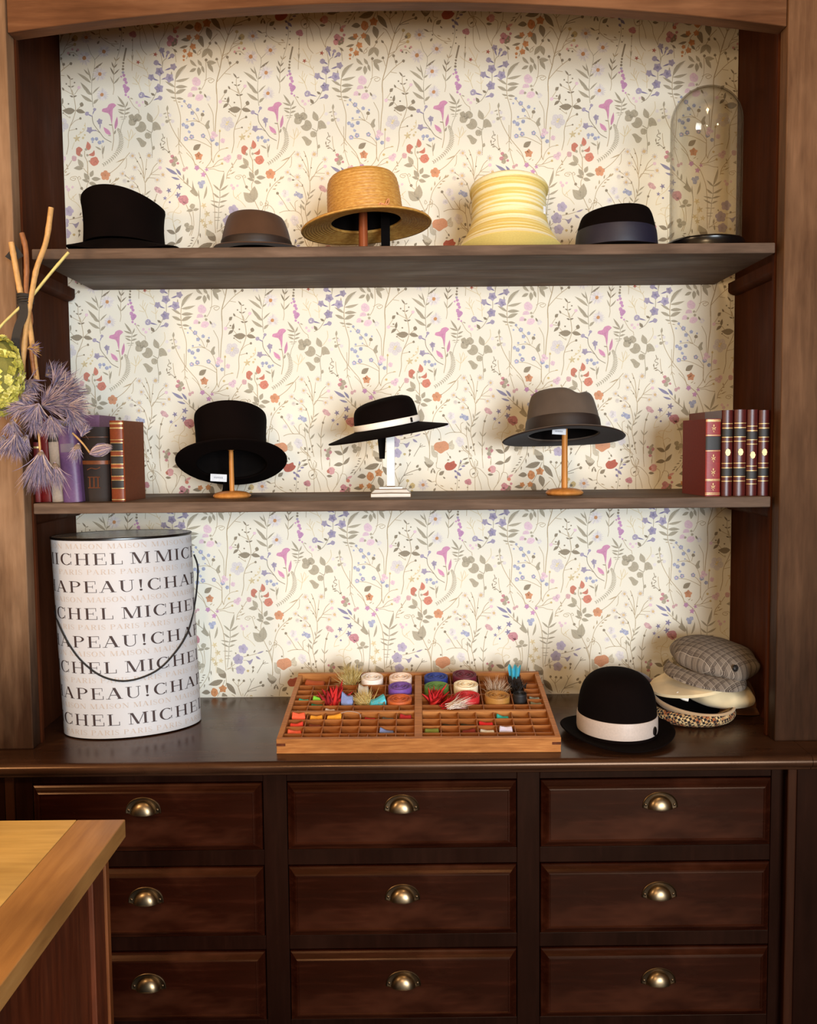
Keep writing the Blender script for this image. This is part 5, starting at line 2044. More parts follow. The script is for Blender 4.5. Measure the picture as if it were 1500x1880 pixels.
YR = [YB, YB-.068, YB-.136, YB-.204, YB-.238, YB-.249, YB-.289, YB-.329, YB-.369, .0132]   # back to front
DZ0, DZ1, DT = .0150, .0325, .0012


def dx(h, f): return HX[h][0]+(HX[h][1]-HX[h][0])*f


def hdiv(h, f0, f1, y, z1=DZ1, name='divider'):
    MB().box(dx(h, f0)+.0002, dx(h, f1)-.0002, y-DT, y+DT, DZ0, z1).build(name, M['tray_in'], TR)


def vdiv(h, f, y0, y1, z1=DZ1-.0004):
    MB().box(dx(h, f)-DT, dx(h, f)+DT, y0+DT, y1-DT, DZ0, z1).build('divider', M['tray_in'], TR)


for h in 'lr':
    for y in YR[1:4]+YR[6:9]: hdiv(h, 0, 1, y)
    MB().box(dx(h, 0)+.0002, dx(h, 1)-.0002, YR[5], YR[4], DZ0, TH-.0015).build('thick_divider', M['tray'], TR, bev=.0008)
    for r in range(4):
        y1, y0 = YR[r], YR[r+1]
        fs = {'l': [.25, .5, .75], 'r': [.25, .5, .75, .875]}[h]
        if h == 'l' and r == 1: fs = [.125, .25, .375, .5, .625, .75]
        if h == 'l' and r >= 2: fs = [.125, .25, .375, .5, .75]
        if r == 3: fs = [.125, .25, .375, .5, .75, .875] if h == 'l' else [.25, .375, .5, .75, .875]
        for f in fs: vdiv(h, f, y0, y1)
    for r in range(5, 9):
        for k in range(1, 7): vdiv(h, k/7, YR[r+1], YR[r])
    for r in (1, 2):
        ym = .5*(YR[r]+YR[r+1])
        if h == 'l':
            for f0, f1 in ((0, .125), (.125, .25), (.375, .5)): hdiv(h, f0, f1, ym)
        else: hdiv(h, .875, 1, ym)
for k in (3.5, 4.5, 5.5, 6.5): vdiv('l', k/7, YR[9], YR[8])
TRM = Matrix.Translation(TR.location) @ Euler(TR.rotation_euler).to_matrix().to_4x4()


def tpt(h, f, r, k=.5, z=.0065):
    z += .0085
    """world point in tray cell: half, fraction across, row index, fraction into the row from the back"""
    return TRM @ Vector((dx(h, f), YR[r]+(YR[r+1]-YR[r])*k, z))


def on_tray(o, p, rz=0.0):
    o.matrix_world = Matrix.Translation(p) @ Euler(TR.rotation_euler).to_matrix().to_4x4() @ Matrix.Rotation(rz, 4, 'Z')
    return o


def ribbon_roll(h, f, r, colr, label, ht=.0285, rad=.0325, sq=1.0):
    prof_ = [(.002, ht-.003)]
    nr = 9
    for k in range(nr):
        r0 = .004+(rad-.004)*k/nr; r1 = .004+(rad-.004)*(k+1)/nr
        lift = .0015*sin(k*1.9)
        prof_ += [(r0+.0002, ht-.0035+lift), (r0+.0008, ht+lift-.0006), (r1-.0006, ht+lift-.0006), (r1-.0001, ht-.0035+lift)]
    prof_ += [(rad, ht-.004), (rad, 0)]
    mt = plain('ribbon_'+colr[0], colr[1], .6, nscale=250, var=.1)
    o = lathe(prof_, 40, 1.0+(.06 if sq != 1 else 0), .93).build('ribbon_roll', mt, None)
    on_tray(o, tpt(h, f, r, .5), random.uniform(0, 6))
    return tag(o, label, 'ribbon', 'ribbon rolls in the tray')


ribbon_roll('l', .625, 0, ('white', (240, 226, 216)), 'white ribbon roll in the back row left of the peach one')
ribbon_roll('l', .875, 0, ('peach', (240, 214, 196)), 'pale peach ribbon roll beside the centre rail, back row')
ribbon_roll('l', .875, 1, ('violet', (112, 72, 152)), 'violet ribbon roll in the tray')
ribbon_roll('l', .875, 2, ('orange', (190, 90, 36)), 'burnt orange ribbon roll in the tray', .022)
ribbon_roll('r', .125, 0, ('blue', (42, 60, 140)), 'royal blue ribbon roll in the tray')
ribbon_roll('r', .375, 0, ('burgundy', (100, 26, 44)), 'burgundy ribbon roll in the back row of the tray', .034, .0345)
ribbon_roll('r', .125, 1, ('green', (98, 138, 64)), 'moss green ribbon roll in the tray', .029)
ribbon_roll('r', .375, 1, ('cream', (240, 222, 190)), 'cream ribbon roll between burgundy and red rolls', .033)
ribbon_roll('r', .375, 2, ('red', (190, 32, 36)), 'bright red ribbon roll in the tray', .030)
ribbon_roll('r', .625, 2, ('tan', (170, 118, 52)), 'tan ribbon roll in the tray', .030)
o = ribbon_roll('r', .8125, 2, ('black', (24, 18, 16)), 'small black ribbon roll in the tray', .034, .018)


def strips_mesh(name, strands, mat):
    """strands: list of (points, widths, colour); flat tapered curved strips with colour attribute"""
    V, F, Cc = [], [], []
    for pts, wds, colr in strands:
        n0 = len(V); n = len(pts)
        for i, p in enumerate(pts):
            d = (pts[min(i+1, n-1)]-pts[max(i-1, 0)])
            d = d.normalized() if d.length > 1e-9 else Vector((0, 0, 1))
            s = d.cross(Vector((.3, 1, .2)))
            s = s.normalized() if s.length > 1e-6 else Vector((1, 0, 0))
            nrm = d.cross(s)
            hw = wds[i]*.5
            V += [p-s*hw, p+nrm*hw*.45, p+s*hw]
            Cc += [colr]*3
        for i in range(n-1):
            a = n0+3*i
            F += [(a, a+1, a+4, a+3), (a+1, a+2, a+5, a+4), (a+2, a, a+3, a+5)]
    me = bpy.data.meshes.new(name)
    me.from_pydata([tuple(v) for v in V], [], F)
    ca = me.color_attributes.new('Col', 'FLOAT_COLOR', 'POINT')
    ca.data.foreach_set('color', [x for c4 in Cc for x in sl(c4)])
    me.polygons.foreach_set('use_smooth', [True]*len(me.polygons))
    me.materials.append(mat)
    return me


def tuft(rng, n, L, spread, dirv, w0, cols, curl=.35, origin_r=.004):
    dirv = Vector(dirv).normalized(); out = []
    for _ in range(n):
        d = (dirv+Vector((rng.gauss(0, spread), rng.gauss(0, spread), rng.gauss(0, spread)))).normalized()
        b = Vector((rng.gauss(0, 1), rng.gauss(0, 1), rng.gauss(0, 1))).normalized()*curl
        l = L*rng.uniform(.55, 1.08)
        o = Vector((rng.gauss(0, origin_r), rng.gauss(0, origin_r), rng.gauss(0, origin_r*.4)))
        pts = [o+d*(l*t)+b*(l*t*t*.5) for t in (0, .3, .65, 1)]
        out.append((pts, [w0, w0*.9, w0*.55, w0*.05], rng.choice(cols)))
    return out


rg_ = random.Random(12)


def feather(h, f, r, k, n, L, spread, dirv, w0, cols, label, z=.010, curl=.35, orr=.006):
    me = strips_mesh('feather_tuft', tuft(rg_, n, L, spread, dirv, w0, cols, curl, orr), M['attr_felt'])
    o = link('feather_tuft', me); on_tray(o, tpt(h, f, r, k, z))
    return tag(o, label, 'feathers', 'feathers in the tray')


feather('l', .44, 0, .6, 420, .058, .50, (-.1, .15, 1), .0022, [(214, 190, 120), (196, 170, 98), (226, 206, 148)], 'blond feather tuft standing up at the tray back', .012)
feather('l', .60, 2, .5, 260, .046, .6, (-.5, -.2, .7), .002, [(226, 196, 120), (206, 170, 92), (236, 212, 150)], 'blond feather tuft beside the turquoise ribbon', .012)
feather('l', .31, 2, .4, 46, .058, .42, (.05, .25, 1), .016, [(168, 20, 22), (140, 14, 18), (190, 30, 28)], 'deep red feather bunch in the left half of the tray', .006, .2)
feather('r', .10, 2, .35, 40, .05, .5, (.1, .1, .8), .012, [(188, 24, 30), (160, 18, 24), (206, 40, 40)], 'scarlet feather bunch beside the centre rail', .008, .3)
feather('r', .20, 3, .2, 60, .045, .35, (.9, -.25, .35), .004, [(200, 30, 36), (176, 22, 28)], 'scarlet feather tips lying across the thick divider', .026, .3)
feather('r', .625, 1, .6, 420, .048, .6, (.1, .1, .9), .002, [(206, 176, 150), (186, 150, 120), (222, 200, 178)], 'pale brown fluffy feather tuft in the tray', .008)
feather('r', .81, 1, .35, 120, .04, .4, (0, .1, 1), .005, [(22, 16, 14), (34, 24, 20)], 'black feather tuft behind the black roll', .006)
feather('r', .22, 4, .5, 70, .055, .16, (.95, .3, .25), .0022, [(240, 226, 214), (226, 204, 190)], 'single white feather across the thick divider', .036, .15)


def scrap(h, f, r, k, wd, dp, ht, colr, label, tilt=.25, rz=0.0, z=.0066):
    ht = ht*1.1+.004
    if r >= 5: k = min(k, .42)
    """folded bit of felt: bent tapered slab"""
    rings = []
    hl = ht*(.35+.65*abs(sin(tilt*3.1+.4))); hr = ht*(.30+.70*abs(cos(tilt*2.3)))
    for i, t in enumerate((0, .06, .45, .55, .94, 1)):
        x = wd*(t-.5)*.92
        zz = (hl+(hr-hl)*t)*(.86 if i in (2, 3) else 1.0)*(.75 if i in (0, 5) else 1)
        sh = dp*.12*sin(4*t+tilt*5)
        y0_, y1_ = -dp*.42+sh, dp*.40+sh
        rings.append([(x, y0_, 0), (x, y0_+dp*.10, zz*.82), (x, y0_+dp*.34, zz), (x, y1_-dp*.18, zz*.93), (x, y1_, zz*.55), (x, y1_, 0)])
    key = 'scrap_%d_%d_%d' % colr
    mt = bpy.data.materials.get(key) or plain(key, colr, .9, nscale=400, bump=.2)
    o = MB().loft(rings).build('felt_scrap', mt, None)
    on_tray(o, tpt(h, f, r, k, z), rz)
    return tag(o, label, 'felt scrap', 'felt scraps in the tray')


scrap('l', .12, 0, .45, .058, .035, .012, (176, 84, 42), 'rust felt strip in the back left tray cell')
scrap('l', .56, 1, .5, .030, .05, .026, (206, 200, 190), 'pale grey felt block in the tray')
scrap('l', .44, 2, .5, .034, .040, .034, (128, 142, 190), 'periwinkle felt piece standing in the tray', .4)
scrap('l', .69, 2, .5, .046, .050, .038, (84, 188, 206), 'crumpled turquoise ribbon in the left half of the tray', .9, .2)
scrap('l', .19, 2, .25, .030, .022, .018, (124, 196, 56), 'lime green felt block in the tray')
scrap('l', .19, 2, .75, .034, .022, .010, (30, 120, 84), 'dark green felt strip below the lime block')
scrap('l', .07, 2, .3, .030, .020, .012, (60, 178, 150), 'sea green ribbon scrap at the tray left side')
scrap('l', .06, 3, .5, .014, .012, .008, (150, 150, 150), 'small grey button scrap at the tray left side')
scrap('l', .31, 3, .5, .028, .020, .012, (222, 210, 208), 'white oval felt pad in the narrow tray row')
for r, lab, cc in ((5, 'first', (232, 92, 56)), (6, 'second', (222, 62, 44)), (7, 'third', (236, 98, 66))):
    scrap('l', .5/7, r, .5, .036, .026, .022, cc, '%s coral felt scrap from the back in the front left tray column' % lab, .3*r, .1)
scrap('l', 1.5/7, 5, .5, .034, .024, .018, (226, 150, 40), 'amber felt wedge in the second front tray column', -.4)
scrap('l', 2.5/7, 5, .5, .040, .026, .024, (232, 158, 40), 'amber felt wedge in the third front tray column', 1.0)
scrap('l', 1.5/7, 6, .6, .034, .02, .008, (120, 52, 26), 'brown felt strip below the amber wedge')
scrap('l', 4.5/7, 5, .6, .030, .02, .007, (176, 26, 26), 'thin red ribbon strip in the front tray cells')
scrap('l', 5.5/7, 5, .6, .032, .02, .007, (96, 92, 88), 'thin dark grey strip in the front tray cells')
scrap('l', 6.5/7, 5, .5, .032, .022, .016, (160, 24, 26), 'crimson felt scrap beside the centre rail')
scrap('l', 5.5/7, 7, .5, .038, .022, .018, (112, 124, 168), 'slate blue felt wedge in the front tray cells', -.6)
scrap('l', 4.8/7, 8, .5, .014, .012, .008, (120, 176, 50), 'tiny lime bead in the frontmost tray row')
scrap('l', 5.3/7, 8, .5, .014, .012, .008, (110, 190, 150), 'tiny mint bead in the frontmost tray row')
scrap('r', .8125, 0, .45, .034, .026, .022, (40, 30, 26), 'dark felt pad under the turquoise folded ribbon')
scrap('r', .94, 2, .25, .030, .02, .012, (140, 150, 140), 'grey green felt scrap, upper of two at tray right side')
scrap('r', .94, 2, .75, .032, .02, .012, (120, 116, 88), 'olive grey felt scrap, lower of two at tray right side')
scrap('r', 4.5/7, 5, .5, .034, .026, .018, (48, 176, 166), 'teal felt pad in the right front tray cells', .6)
scrap('r', 3.5/7, 6, .5, .038, .024, .012, (214, 30, 32), 'flat red ribbon in the right front tray cells')
scrap('r', 1.5/7, 6, .7, .038, .02, .006, (50, 44, 22), 'dark olive strip in the second right front tray cell')
scrap('r', 2.5/7, 6, .7, .038, .02, .006, (52, 50, 26), 'dark olive strip in the third right front tray cell')
scrap('r', .5/7, 7, .5, .038, .024, .014, (112, 118, 44), 'olive green felt wedge beside the centre rail', 1.2)
scrap('r', 2.5/7, 7, .5, .036, .024, .016, (122, 34, 20), 'maroon felt wedge in the right front tray cells', 1.0)
scrap('r', 3.5/7, 7, .6, .038, .022, .010, (222, 216, 206), 'white ribbon strip in the right front tray cells')
scrap('r', 4.5/7, 7, .5, .034, .024, .018, (206, 196, 214), 'pale lilac felt wedge in the right front tray cells', 1.3)
scrap('r', 4.5/7, 8, .5, .034, .012, .006, (46, 40, 26), 'dark strip in the frontmost right tray row')
# folded turquoise ribbon standing up
rb = MB(); path = []
for i in range(25):
    t = i/24
    path.append((-.018+.036*t, .007*sin(t*PI*5), 0))
rings = []
for x, y, z in path:
    rings.append([(x*.7, y-.0008, 0), (x*.7, y+.0008, 0), (x, y*1.5+.0008, .036+.005*sin(x*400)), (x, y*1.5-.0008, .036+.005*sin(x*400))])
o = rb.loft(rings).build('folded_ribbon', plain('turquoise_ribbon', (86, 190, 212), .6), None, smooth=True)
on_tray(o, tpt('r', .8125, 0, .45, .024)); tag(o, 'folded turquoise ribbon standing up at the tray back', 'ribbon')
# wire
o = MB().tube(catmull([(0, 0, .0), (.02, -.004, .006), (.045, -.010, .004), (.050, -.026, .0)], 5), .0007, 5).build('wire', plain('silver_wire', (210, 206, 204), .4, .6), None)
on_tray(o, tpt('l', 2.9/7, 5, .6, .034)); tag(o, 'thin silver wire lying over the front tray cells', 'wire')

# ------------------------------------------------------------------ books
def book(name, label, x, y, z, th, h, dp, cover, rotz=0.0, tilt=0.0, bands=(), orn=(), bulge=.006, group=None, spine=None, sub='bands'):
    """spine faces -y at y, thickness along x from x to x+th"""
    root = empty(name, (x+th/2, y, z), (0, tilt, rotz)); tag(root, label, 'book', group)
    bt = .0025; t2 = th/2
    b = MB().box(-t2, -t2+bt, .004, dp, 0, h).box(t2-bt, t2, .004, dp, 0, h)
    rings = []
    for zz in (0, h):
        ring = []
        for k in range(11):
            a = PI*k/10; ring.append((-t2*cos(a), .004-bulge*sin(a)**.8, zz))
        for k in range(10, -1, -1):
            a = PI*k/10; ring.append((-(t2-bt)*cos(a), .006-bulge*sin(a)**.8*.7, zz))
        rings.append(ring)
    if spine is None:
        b.loft(rings); b.build('cover', cover, root, smooth=True)
    else:
        b.build('cover', cover, root, bev=.0006); MB().loft(rings).build('spine', spine, root, smooth=True)
    MB().box(-t2+bt+.0003, t2-bt-.0003, .008, dp-.004, .003, h-.003).build('page_block', M['pages'], root)
    for (z0, z1, mt, wf, nm) in bands:
        r2 = []
        for zz in (z0, z1):
            ring = []
            for k in range(9):
                a = PI*(.5+wf*(k/8-.5)); ring.append((-t2*cos(a), .004-bulge*sin(a)**.8-.0007, zz*h))
            for k in range(8, -1, -1):
                a = PI*(.5+wf*(k/8-.5)); ring.append((-t2*cos(a), .004-bulge*sin(a)**.8+.0004, zz*h))
            r2.append(ring)
        MB().loft(r2).build(nm, mt, root, smooth=True)
    for (zc, kind, sz) in orn:
        yy = .004-bulge-.0008
        ob = MB()
        if kind == 'oval':
            P = [(sz*.72*cos(2*PI*k/24)*(1+.08*cos(2*PI*k/24*8)), sz*sin(2*PI*k/24)*(1+.08*cos(2*PI*k/24*8))) for k in range(24)]
            ob.prism([(a, zc*h+b_) for a, b_ in P], yy-.0005, yy+.0012)
        else:
            def blobp(cx, cz, rx_, rz_, rot_=0):
                P = []
                for k in range(12):
                    a = 2*PI*k/12; u, v_ = rx_*cos(a), rz_*sin(a)
                    P.append((cx+u*cos(rot_)-v_*sin(rot_), zc*h+cz+u*sin(rot_)+v_*cos(rot_)))
                ob.prism(P, yy-.0005, yy+.0008)
            s_ = sz
            blobp(0, s_*.75, s_*.13, s_*.28); blobp(-s_*.34, s_*.15, s_*.07, s_*.30, .7); blobp(s_*.34, s_*.15, s_*.07, s_*.30, -.7)
            blobp(0, s_*.1, s_*.06, s_*.45); blobp(-s_*.30, -s_*.25, s_*.06, s_*.20, -.8); blobp(s_*.30, -s_*.25, s_*.06, s_*.20, .8); blobp(.0, -s_*.72, s_*.06, s_*.28, .3)
        ob.build('gold_ornament', M['gold'], root)
    return root


def leather(name, c, rough=.42):
    return plain(name, c, rough, nscale=160, var=.14, bump=.15, Specular_IOR_Level=.3)


L_tan = leather('tan_leather', (126, 58, 30)); L_tan2 = leather('tan_board', (112, 62, 40), .6)
L_red = leather('crimson_leather', (132, 38, 36)); L_redb = leather('crimson_board', (110, 36, 26), .7)
L_wine = leather('wine_leather', (74, 25, 22), .3)
L_dark = leather('dark_leather', (34, 22, 17), .65); L_purple = leather('purple_cloth', (92, 66, 106), .4)
L_red2 = leather('bright_red_cloth', (104, 16, 15), .5); L_white = leather('pale_grey_cloth', (146, 134, 124), .6)
gd = M['gold']; bk = M['black_label']


def px_book(x0, x1, yb, yt, Yf):
    a = at(x0, yb, Yf); b_ = at(x1, yb, Yf); tz = at(.5*(x0+x1), yt, Yf).z
    return a.x, b_.x-a.x, tz-ZM


GLB = 'books at the left end of the middle shelf'
x, th_, h_ = px_book(204, 230, 914, 772, -.385)
tb = []
for c_ in (.165, .29, .415, .545, .70): pass
for zc in (.215, .365, .515, .675):
    tb += [(zc-.046, zc+.046, bk, .66, 'spine_label'), (zc-.054, zc-.047, gd, .70, 'gold_band'), (zc+.047, zc+.054, gd, .70, 'gold_band')]
tb += [(.02, .03, gd, .8, 'gold_band'), (.90, .915, gd, .8, 'gold_band'), (.955, .975, gd, .8, 'gold_band'), (.76, .767, gd, .8, 'gold_band')]
book('leather_book', 'tan leather book with gold bands and black spine labels, left shelf', x, -.385, ZM, th_, h_, .15, L_tan2, D(-3), 0, tb, spine=L_tan, group=GLB)
x, th_, h_ = px_book(151, 203, 914, 784, -.365)
ob_ = book('leather_album', 'wide dark leather album with brown strap beside the tan book', x, -.365, ZM, th_, h_, .16, L_dark, 0, 0,
           [(.50, .55, leather('brown_strap', (116, 62, 30)), .98, 'strap'), (.86, .87, leather('brown_line', (96, 56, 34)), .9, 'strap')], bulge=.016, group=GLB)
orn = MB()
for kx_ in (-.010, 0, .010):
    orn.tube([(kx_, -.0135, .035), (kx_, -.0135, .060)], .0016, 5)
orn.tube(catmull([(-.016, -.0120, .078), (-.006, -.0135, .082), (.006, -.0135, .080), (.016, -.0120, .084)], 5), .0013, 5)
orn.tube([(-.015, -.0125, .034), (.015, -.0125, .034)], .0012, 5); orn.tube([(-.015, -.0125, .060), (.015, -.0125, .060)], .0012, 5)
orn.build('faded_stamp', leather('faded_copper', (104, 58, 36)), ob_)
x, th_, h_ = px_book(116, 151, 916, 782, -.395)
book('purple_book', 'rounded purple cloth book with small grey spine label', x, -.395, ZM, th_, h_, .15, L_purple, 0, D(-3.0), [(.66, .77, plain('grey_label', (104, 92, 110), .6), .5, 'spine_label')], bulge=.012, group=GLB)
x, th_, h_ = px_book(95, 116, 916, 770, -.375)
book('pale_book', 'pale grey book with black stripe beside the purple book', x, -.375, ZM, th_, h_, .14, L_white, 0, D(-2), [(.73, .82, bk, .98, 'spine_label')], bulge=.004, group=GLB)
x, th_, h_ = px_book(76, 94, 917, 768, -.372)
book('red_book', 'tall thin bright red book behind the hanging bouquet', x, -.372, ZM, th_, h_, .14, L_red2, 0, D(-1.5), bulge=.004, group=GLB)
x, th_, h_ = px_book(54, 75, 918, 812, -.378)
book('red_book', 'short dark red book at the left panel behind the bouquet', x, -.378, ZM, th_, h_, .14, L_red2, 0, 0, [(.9, .93, gd, .9, 'gold_band')], bulge=.004, group=GLB)
# lilac book behind, its top corner showing
x, th_, h_ = px_book(152, 186, 905, 762, -.20)
book('lilac_book', 'lilac paperback standing behind the dark leather album', x, -.20, ZM, th_, h_, .14, leather('lilac_card', (116, 82, 112), .7), 0, 0, bulge=.002, group=GLB)

GRB = 'wine red books at the right end of the middle shelf'
x, th_, h_ = px_book(1295, 1323, 904, 769, -.400)
rb_ = [(.965, .975, gd, .95, 'gold_band'), (.98, .99, gd, .95, 'gold_band'), (.785, .792, gd, .95, 'gold_band'), (.60, .775, bk, .95, 'spine_label'), (.585, .592, gd, .95, 'gold_band'), (.20, .207, gd, .95, 'gold_band'), (.215, .222, gd, .95, 'gold_band'), (.02, .028, gd, .95, 'gold_band'), (.04, .046, gd, .95, 'gold_band')]
book('red_book', 'crimson book with gold fleurons on its spine, first of the right books', x, -.400, ZM, th_, h_, .155, L_redb, D(4), 0, rb_, [(.875, 'f', .0095), (.49, 'f', .0095), (.31, 'f', .0095), (.12, 'f', .0095)], bulge=.003, group=GRB, spine=L_red)
wb = lambda d=0.0: [(.84+d, .848+d, gd, .9, 'gold_band'), (.787+d, .797+d, gd, .9, 'gold_band'), (.693+d, .780+d, bk, .95, 'spine_label'), (.682+d, .690+d, gd, .9, 'gold_band'), (.632+d, .64+d, gd, .9, 'gold_band'),
                 (.378+d, .386+d, gd, .9, 'gold_band'), (.325+d, .333+d, gd, .9, 'gold_band'), (.235+d, .322+d, bk, .95, 'spine_label'), (.222+d, .230+d, gd, .9, 'gold_band'), (.17+d, .178+d, gd, .9, 'gold_band')]
names = ['first', 'second', 'third', 'fourth']
for i, (a, b_, yt, d) in enumerate(((1324, 1344.5, 753, 0), (1346, 1369, 752, 0), (1369.5, 1390, 752, -.035), (1391, 1411.5, 753, 0))):
    x, th_, h_ = px_book(a, b_, 905, yt, -.396)
    book('wine_book', '%s slim wine red book with gold medallion right of the crimson book' % names[i], x, -.396, ZM, th_-.0006, h_, .13, L_wine, 0, 0, wb(d), [(.51+d, 'oval', .0085)], bulge=.008, group=GRB)
x, th_, h_ = px_book(1296, 1323, 895, 756, -.225)
book('brown_book', 'reddish brown book standing behind the crimson book', x, -.225, ZM, th_, h_, .15, leather('red_brown_cloth', (104, 50, 36), .6), 0, 0, bulge=.002, group=GRB)

# ------------------------------------------------------------------ dried bouquet hanging on the left post
YQ = -.515
bq = empty('dried_bouquet', at(48, 550, YQ)); tag(bq, 'hanging dried bouquet of purple thistles and green hydrangea on the left post', 'bouquet')
BQ0 = bq.location.copy()


def bpx(x, y, dy=0.0): return at(x, y, YQ+dy)-BQ0


M['stem_tan'] = plain('dried_tan_stem', (188, 144, 88), .6, nscale=80, var=.2)
M['stem_red'] = plain('dried_brown_stem', (136, 84, 44), .6, nscale=80, var=.25)
M['stem_green'] = plain('dried_green_stem', (196, 180, 110), .6, nscale=80, var=.15)
M['twine'] = plain('black_twine', (34, 28, 24), .8, nscale=400)


def bstem(pts, r, mt, dy=0.0):
    P = catmull([bpx(x, y, dy) for x, y in pts], 6)
    rr_ = [r*(1+.12*(1 if i % 9 == 4 else 0)) for i in range(len(P))]
    return MB().tube(P, rr_, 9).build('stem', mt, bq, smooth=True)


bstem([(20.8, 445), (26.6, 478), (35, 525), (41, 552), (52, 585), (60, 640), (68, 700)], .0064, M['stem_tan'], -.004)
bstem([(40, 428), (47, 456), (49, 492), (48, 528), (49, 552), (56, 585), (50, 620), (40, 670)], .0060, M['stem_red'], .004)
bstem([(94, 381), (85, 442), (67.5, 492), (58, 542), (52, 575), (46, 620), (40, 690)], .0060, M['stem_tan'], -.012)
bstem([(126, 463), (95, 499), (62, 540), (50, 556)], .0034, M['stem_green'], -.008)
bstem([(45, 556), (22, 578), (4, 596), (-6, 610)], .0030, M['stem_green'], -.012)
bstem([(57, 640), (60, 665), (63, 690)], .0050, M['stem_red'], -.01)
bstem([(133, 795), (150, 812), (166, 833)], .0022, M['stem_tan'], -.02)
bstem([(70, 785), (72, 805), (74, 830)], .0026, M['stem_tan'], -.02)
bstem([(20, 700), (24, 735), (28, 775)], .0024, M['stem_tan'], -.03)
bstem([(42, 740), (36, 770), (31, 795)], .0026, M['stem_red'], -.02)
tw_ = MB()
for k in range(5):
    zc = (k-2)*.0042
    tw_.tube([Vector((.0165*cos(2*PI*j/20), .0155*sin(2*PI*j/20)-.004, zc+.002*sin(2*PI*j/20+k))) for j in range(21)], .0026, 6)
tw_.build('twine_binding', M['twine'], bq, smooth=True)
rbp = [bpx(42, 556, -.02), bpx(43, 578, -.022), bpx(33, 602, -.024), bpx(28, 630, -.026), bpx(33, 658, -.026), bpx(41, 672, -.022)]
rbp = catmull(rbp, 6); wdt = [.0165]*len(rbp)
rings = []
for i, p in enumerate(rbp):
    d = (rbp[min(i+1, len(rbp)-1)]-rbp[max(i-1, 0)]).normalized(); s = d.cross(Vector((0, 1, 0))).normalized()
    hw_ = .0095*(1 if i < len(rbp)-8 else .35+.65*(len(rbp)-1-i)/8)
    rings.append([p-s*hw_, p-s*hw_+Vector((0, .001, 0)), p+s*hw_+Vector((0, .001, 0)), p+s*hw_])
MB().loft(rings).build('ribbon_tail', M['twine'], bq, smooth=True)
lf = MB().add([bpx(9, 471, .02), bpx(28, 449, .03), bpx(44, 470, .03), bpx(24, 481, .02), bpx(9, 471, .022), bpx(28, 449, .032), bpx(44, 470, .032), bpx(24, 481, .022)],
              [(0, 1, 2, 3), (7, 6, 5, 4), (0, 4, 5, 1), (1, 5, 6, 2), (2, 6, 7, 3), (3, 7, 4, 0)])
lf.build('hanging_tab', M['twine'], bq)
rq = random.Random(5)
PUR = [(138, 124, 150), (116, 106, 136), (160, 142, 158), (190, 164, 166), (96, 84, 108), (208, 184, 176), (134, 126, 160), (172, 150, 166)]


def thistle(x, y, rad_px, dpx, n, spread, dy=-.02, closed=False, cols=PUR, cone=True):
    """spiky dried flower head: bracts around a seed cone; dpx = direction in the picture plane"""
    L = rad_px*1.23e-3
    d = Vector((dpx[0], -.25, -dpx[1])).normalized()
    strands = []
    for k in range(int(n*2.2)):
        v_ = Vector((rq.gauss(0, 1), rq.gauss(0, 1), rq.gauss(0, 1))).normalized()
        dd = (d+v_*spread*rq.uniform(.3, 1.0)).normalized()
        l = L*rq.uniform(.6, 1.12)
        bend = (d*(1.0 if closed else -.15)+Vector((rq.gauss(0, .35), rq.gauss(0, .35), rq.gauss(0, .35)-.12)))*.35
        pts = [v_*.002+dd*(l*t)+bend*(l*t*t) for t in (0, .25, .5, .78, 1)]
        if closed:
            pts = [v_*.002+(dd-d*dd.dot(d))*(l*.62*sin(PI*min(1, t*.92)))+d*(l*1.25*t) for t in (0, .25, .5, .78, 1)]
        w0 = rq.uniform(.0014, .0030)
        strands.append((pts, [w0, w0*1.1, w0*.8, w0*.5, w0*.08], rq.choice(cols)))
    me = strips_mesh('flower_head', strands, M['attr'])
    o = link('flower_head', me, None, bq, loc=bpx(x, y, dy))
    if cone:
        c_ = lathe(smooth_prof([(.0015, 0), (.0065, .004), (.0085, .011), (.006, .020), (.001, .025)], 3), 12)
        c_.build('seed_cone', M['stem_red'] if False else plain('grey_brown_cone', (126, 104, 88), .9, nscale=300, var=.3, bump=.5), o, smooth=True, rot=d.to_track_quat('Z', 'Y').to_euler())
    return o


thistle(78, 745, 64, (1, -.35), 190, .75, -.035)
thistle(112, 722, 46, (.9, -.1), 150, .75, -.015)
thistle(70, 742, 44, (-.3, .8), 130, .85, -.05)
thistle(24, 712, 34, (-.1, -1), 110, .8, -.05)
thistle(38, 725, 30, (.8, .5), 80, .8, -.045)
thistle(52, 700, 36, (.2, .3), 90, 1.0, -.01)
thistle(85, 690, 36, (.9, -.6), 80, .7, 0, cols=[(92, 86, 112), (112, 100, 120), (70, 62, 84)])
thistle(128, 755, 40, (.55, .75), 120, .75, -.02)
thistle(62, 770, 30, (.4, .8), 90, .8, -.04)
thistle(22, 772, 34, (.1, 1), 70, .7, -.03)
thistle(30, 795, 48, (-.1, 1), 150, .7, -.035)
thistle(6, 800, 36, (-.3, 1), 80, .7, -.03)
thistle(76, 828, 66, (-.05, 1), 230, .50, -.04)
thistle(100, 850, 48, (.3, 1), 70, .4, -.03)
thistle(144, 815, 32, (-.2, 1), 70, .45, -.03)
thistle(166, 833, 34, (1, -.28), 120, .55, -.03, closed=True, cone=False)
thistle(52, 640, 26, (.9, -.05), 40, .5, -.01, cols=[(214, 176, 116), (196, 150, 90), (120, 108, 150)], cone=False)
thistle(150, 800, 24, (.5, -.9), 40, .5, -.03, cone=False)
thistle(46, 745, 34, (-.8, .2), 90, .8, -.055)
thistle(92, 765, 40, (.3, .9), 110, .8, -.045)
thistle(118, 745, 44, (1, .25), 130, .7, -.04)
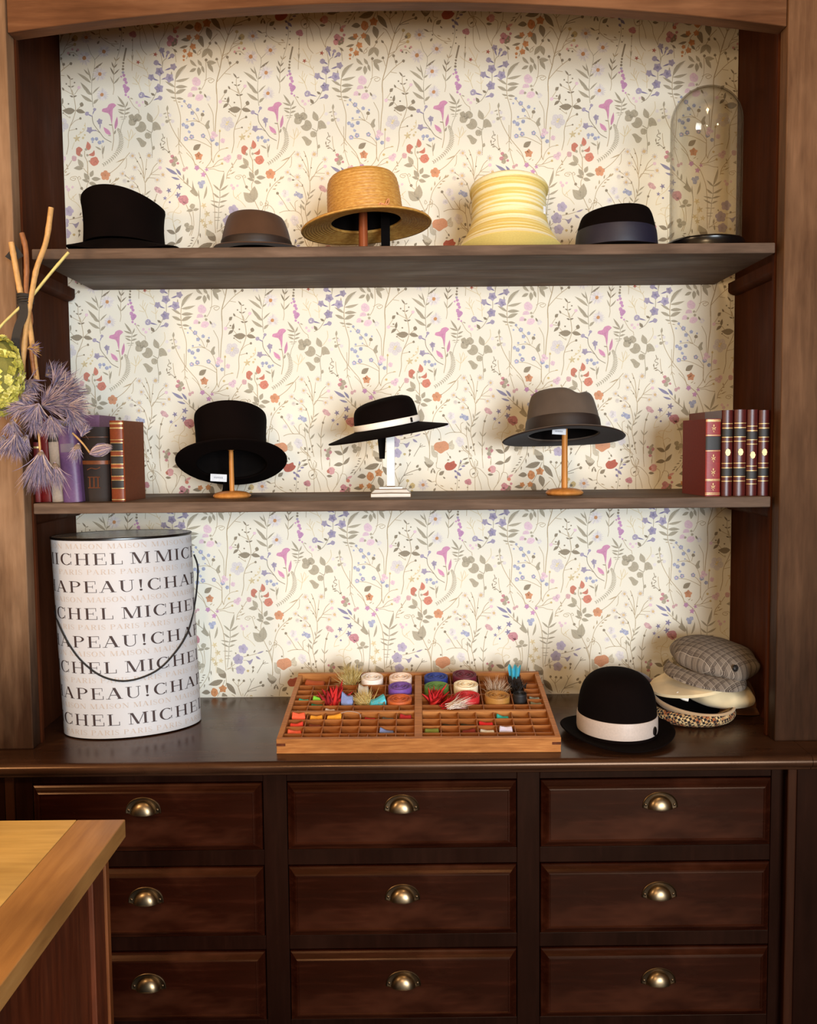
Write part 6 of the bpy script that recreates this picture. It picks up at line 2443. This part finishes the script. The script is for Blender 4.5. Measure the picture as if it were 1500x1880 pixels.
thistle(100, 708, 44, (.7, -.6), 110, .8, -.01)
thistle(50, 800, 36, (-.4, .9), 90, .6, -.02)
thistle(10, 740, 30, (-.6, .5), 80, .9, -.05)
# green hydrangea: many small four-petalled florets
strands_v, strands_f, hc_ = [], [], []
HG = [(196, 190, 92), (176, 172, 72), (212, 204, 118), (158, 152, 58)]
for k in range(210):
    a = rq.uniform(0, 2*PI); b_ = math.acos(rq.uniform(-1, .55))
    nrm = Vector((sin(b_)*cos(a), cos(b_), sin(b_)*sin(a)))
    ctr = Vector((nrm.x*.052, nrm.y*.040, nrm.z*.088))
    u = nrm.orthogonal().normalized(); v_ = nrm.cross(u)
    ph = rq.uniform(0, 2*PI); colr = sl(rq.choice(HG)); rr_ = rq.uniform(.008, .0125)
    for j in range(4):
        aj = ph+j*PI/2
        dd = u*cos(aj)+v_*sin(aj); ss = u*-sin(aj)+v_*cos(aj)
        n0 = len(strands_v)
        strands_v += [ctr, ctr+dd*rr_*.55+ss*rr_*.5+nrm*.002, ctr+dd*rr_*1.05+nrm*rr_*rq.uniform(-.2, .45), ctr+dd*rr_*.55-ss*rr_*.5+nrm*.002, ctr+dd*rr_*.5-nrm*.0012]
        hc_ += [colr]*5
        strands_f += [(n0, n0+1, n0+2, n0+3), (n0, n0+4, n0+1), (n0+1, n0+4, n0+2), (n0+2, n0+4, n0+3), (n0+3, n0+4, n0)]
n0 = len(strands_v)
for i in range(9):
    for j in range(16):
        b_ = PI*i/8; a = 2*PI*j/16
        strands_v.append(Vector((.047*sin(b_)*cos(a), .036*cos(b_), .082*sin(b_)*sin(a)))); hc_.append(sl((112, 108, 44)))
for i in range(8):
    for j in range(16):
        strands_f.append((n0+i*16+j, n0+i*16+(j+1) % 16, n0+(i+1)*16+(j+1) % 16, n0+(i+1)*16+j))
me = bpy.data.meshes.new('hydrangea_head'); me.from_pydata([tuple(q) for q in strands_v], [], strands_f)
ca = me.color_attributes.new('Col', 'FLOAT_COLOR', 'POINT'); ca.data.foreach_set('color', [x for c4 in hc_ for x in c4])
o = link('hydrangea_head', me, M['attr'], bq, loc=bpx(-2, 690, -.055)); o['label'] = 'yellow green hydrangea head'
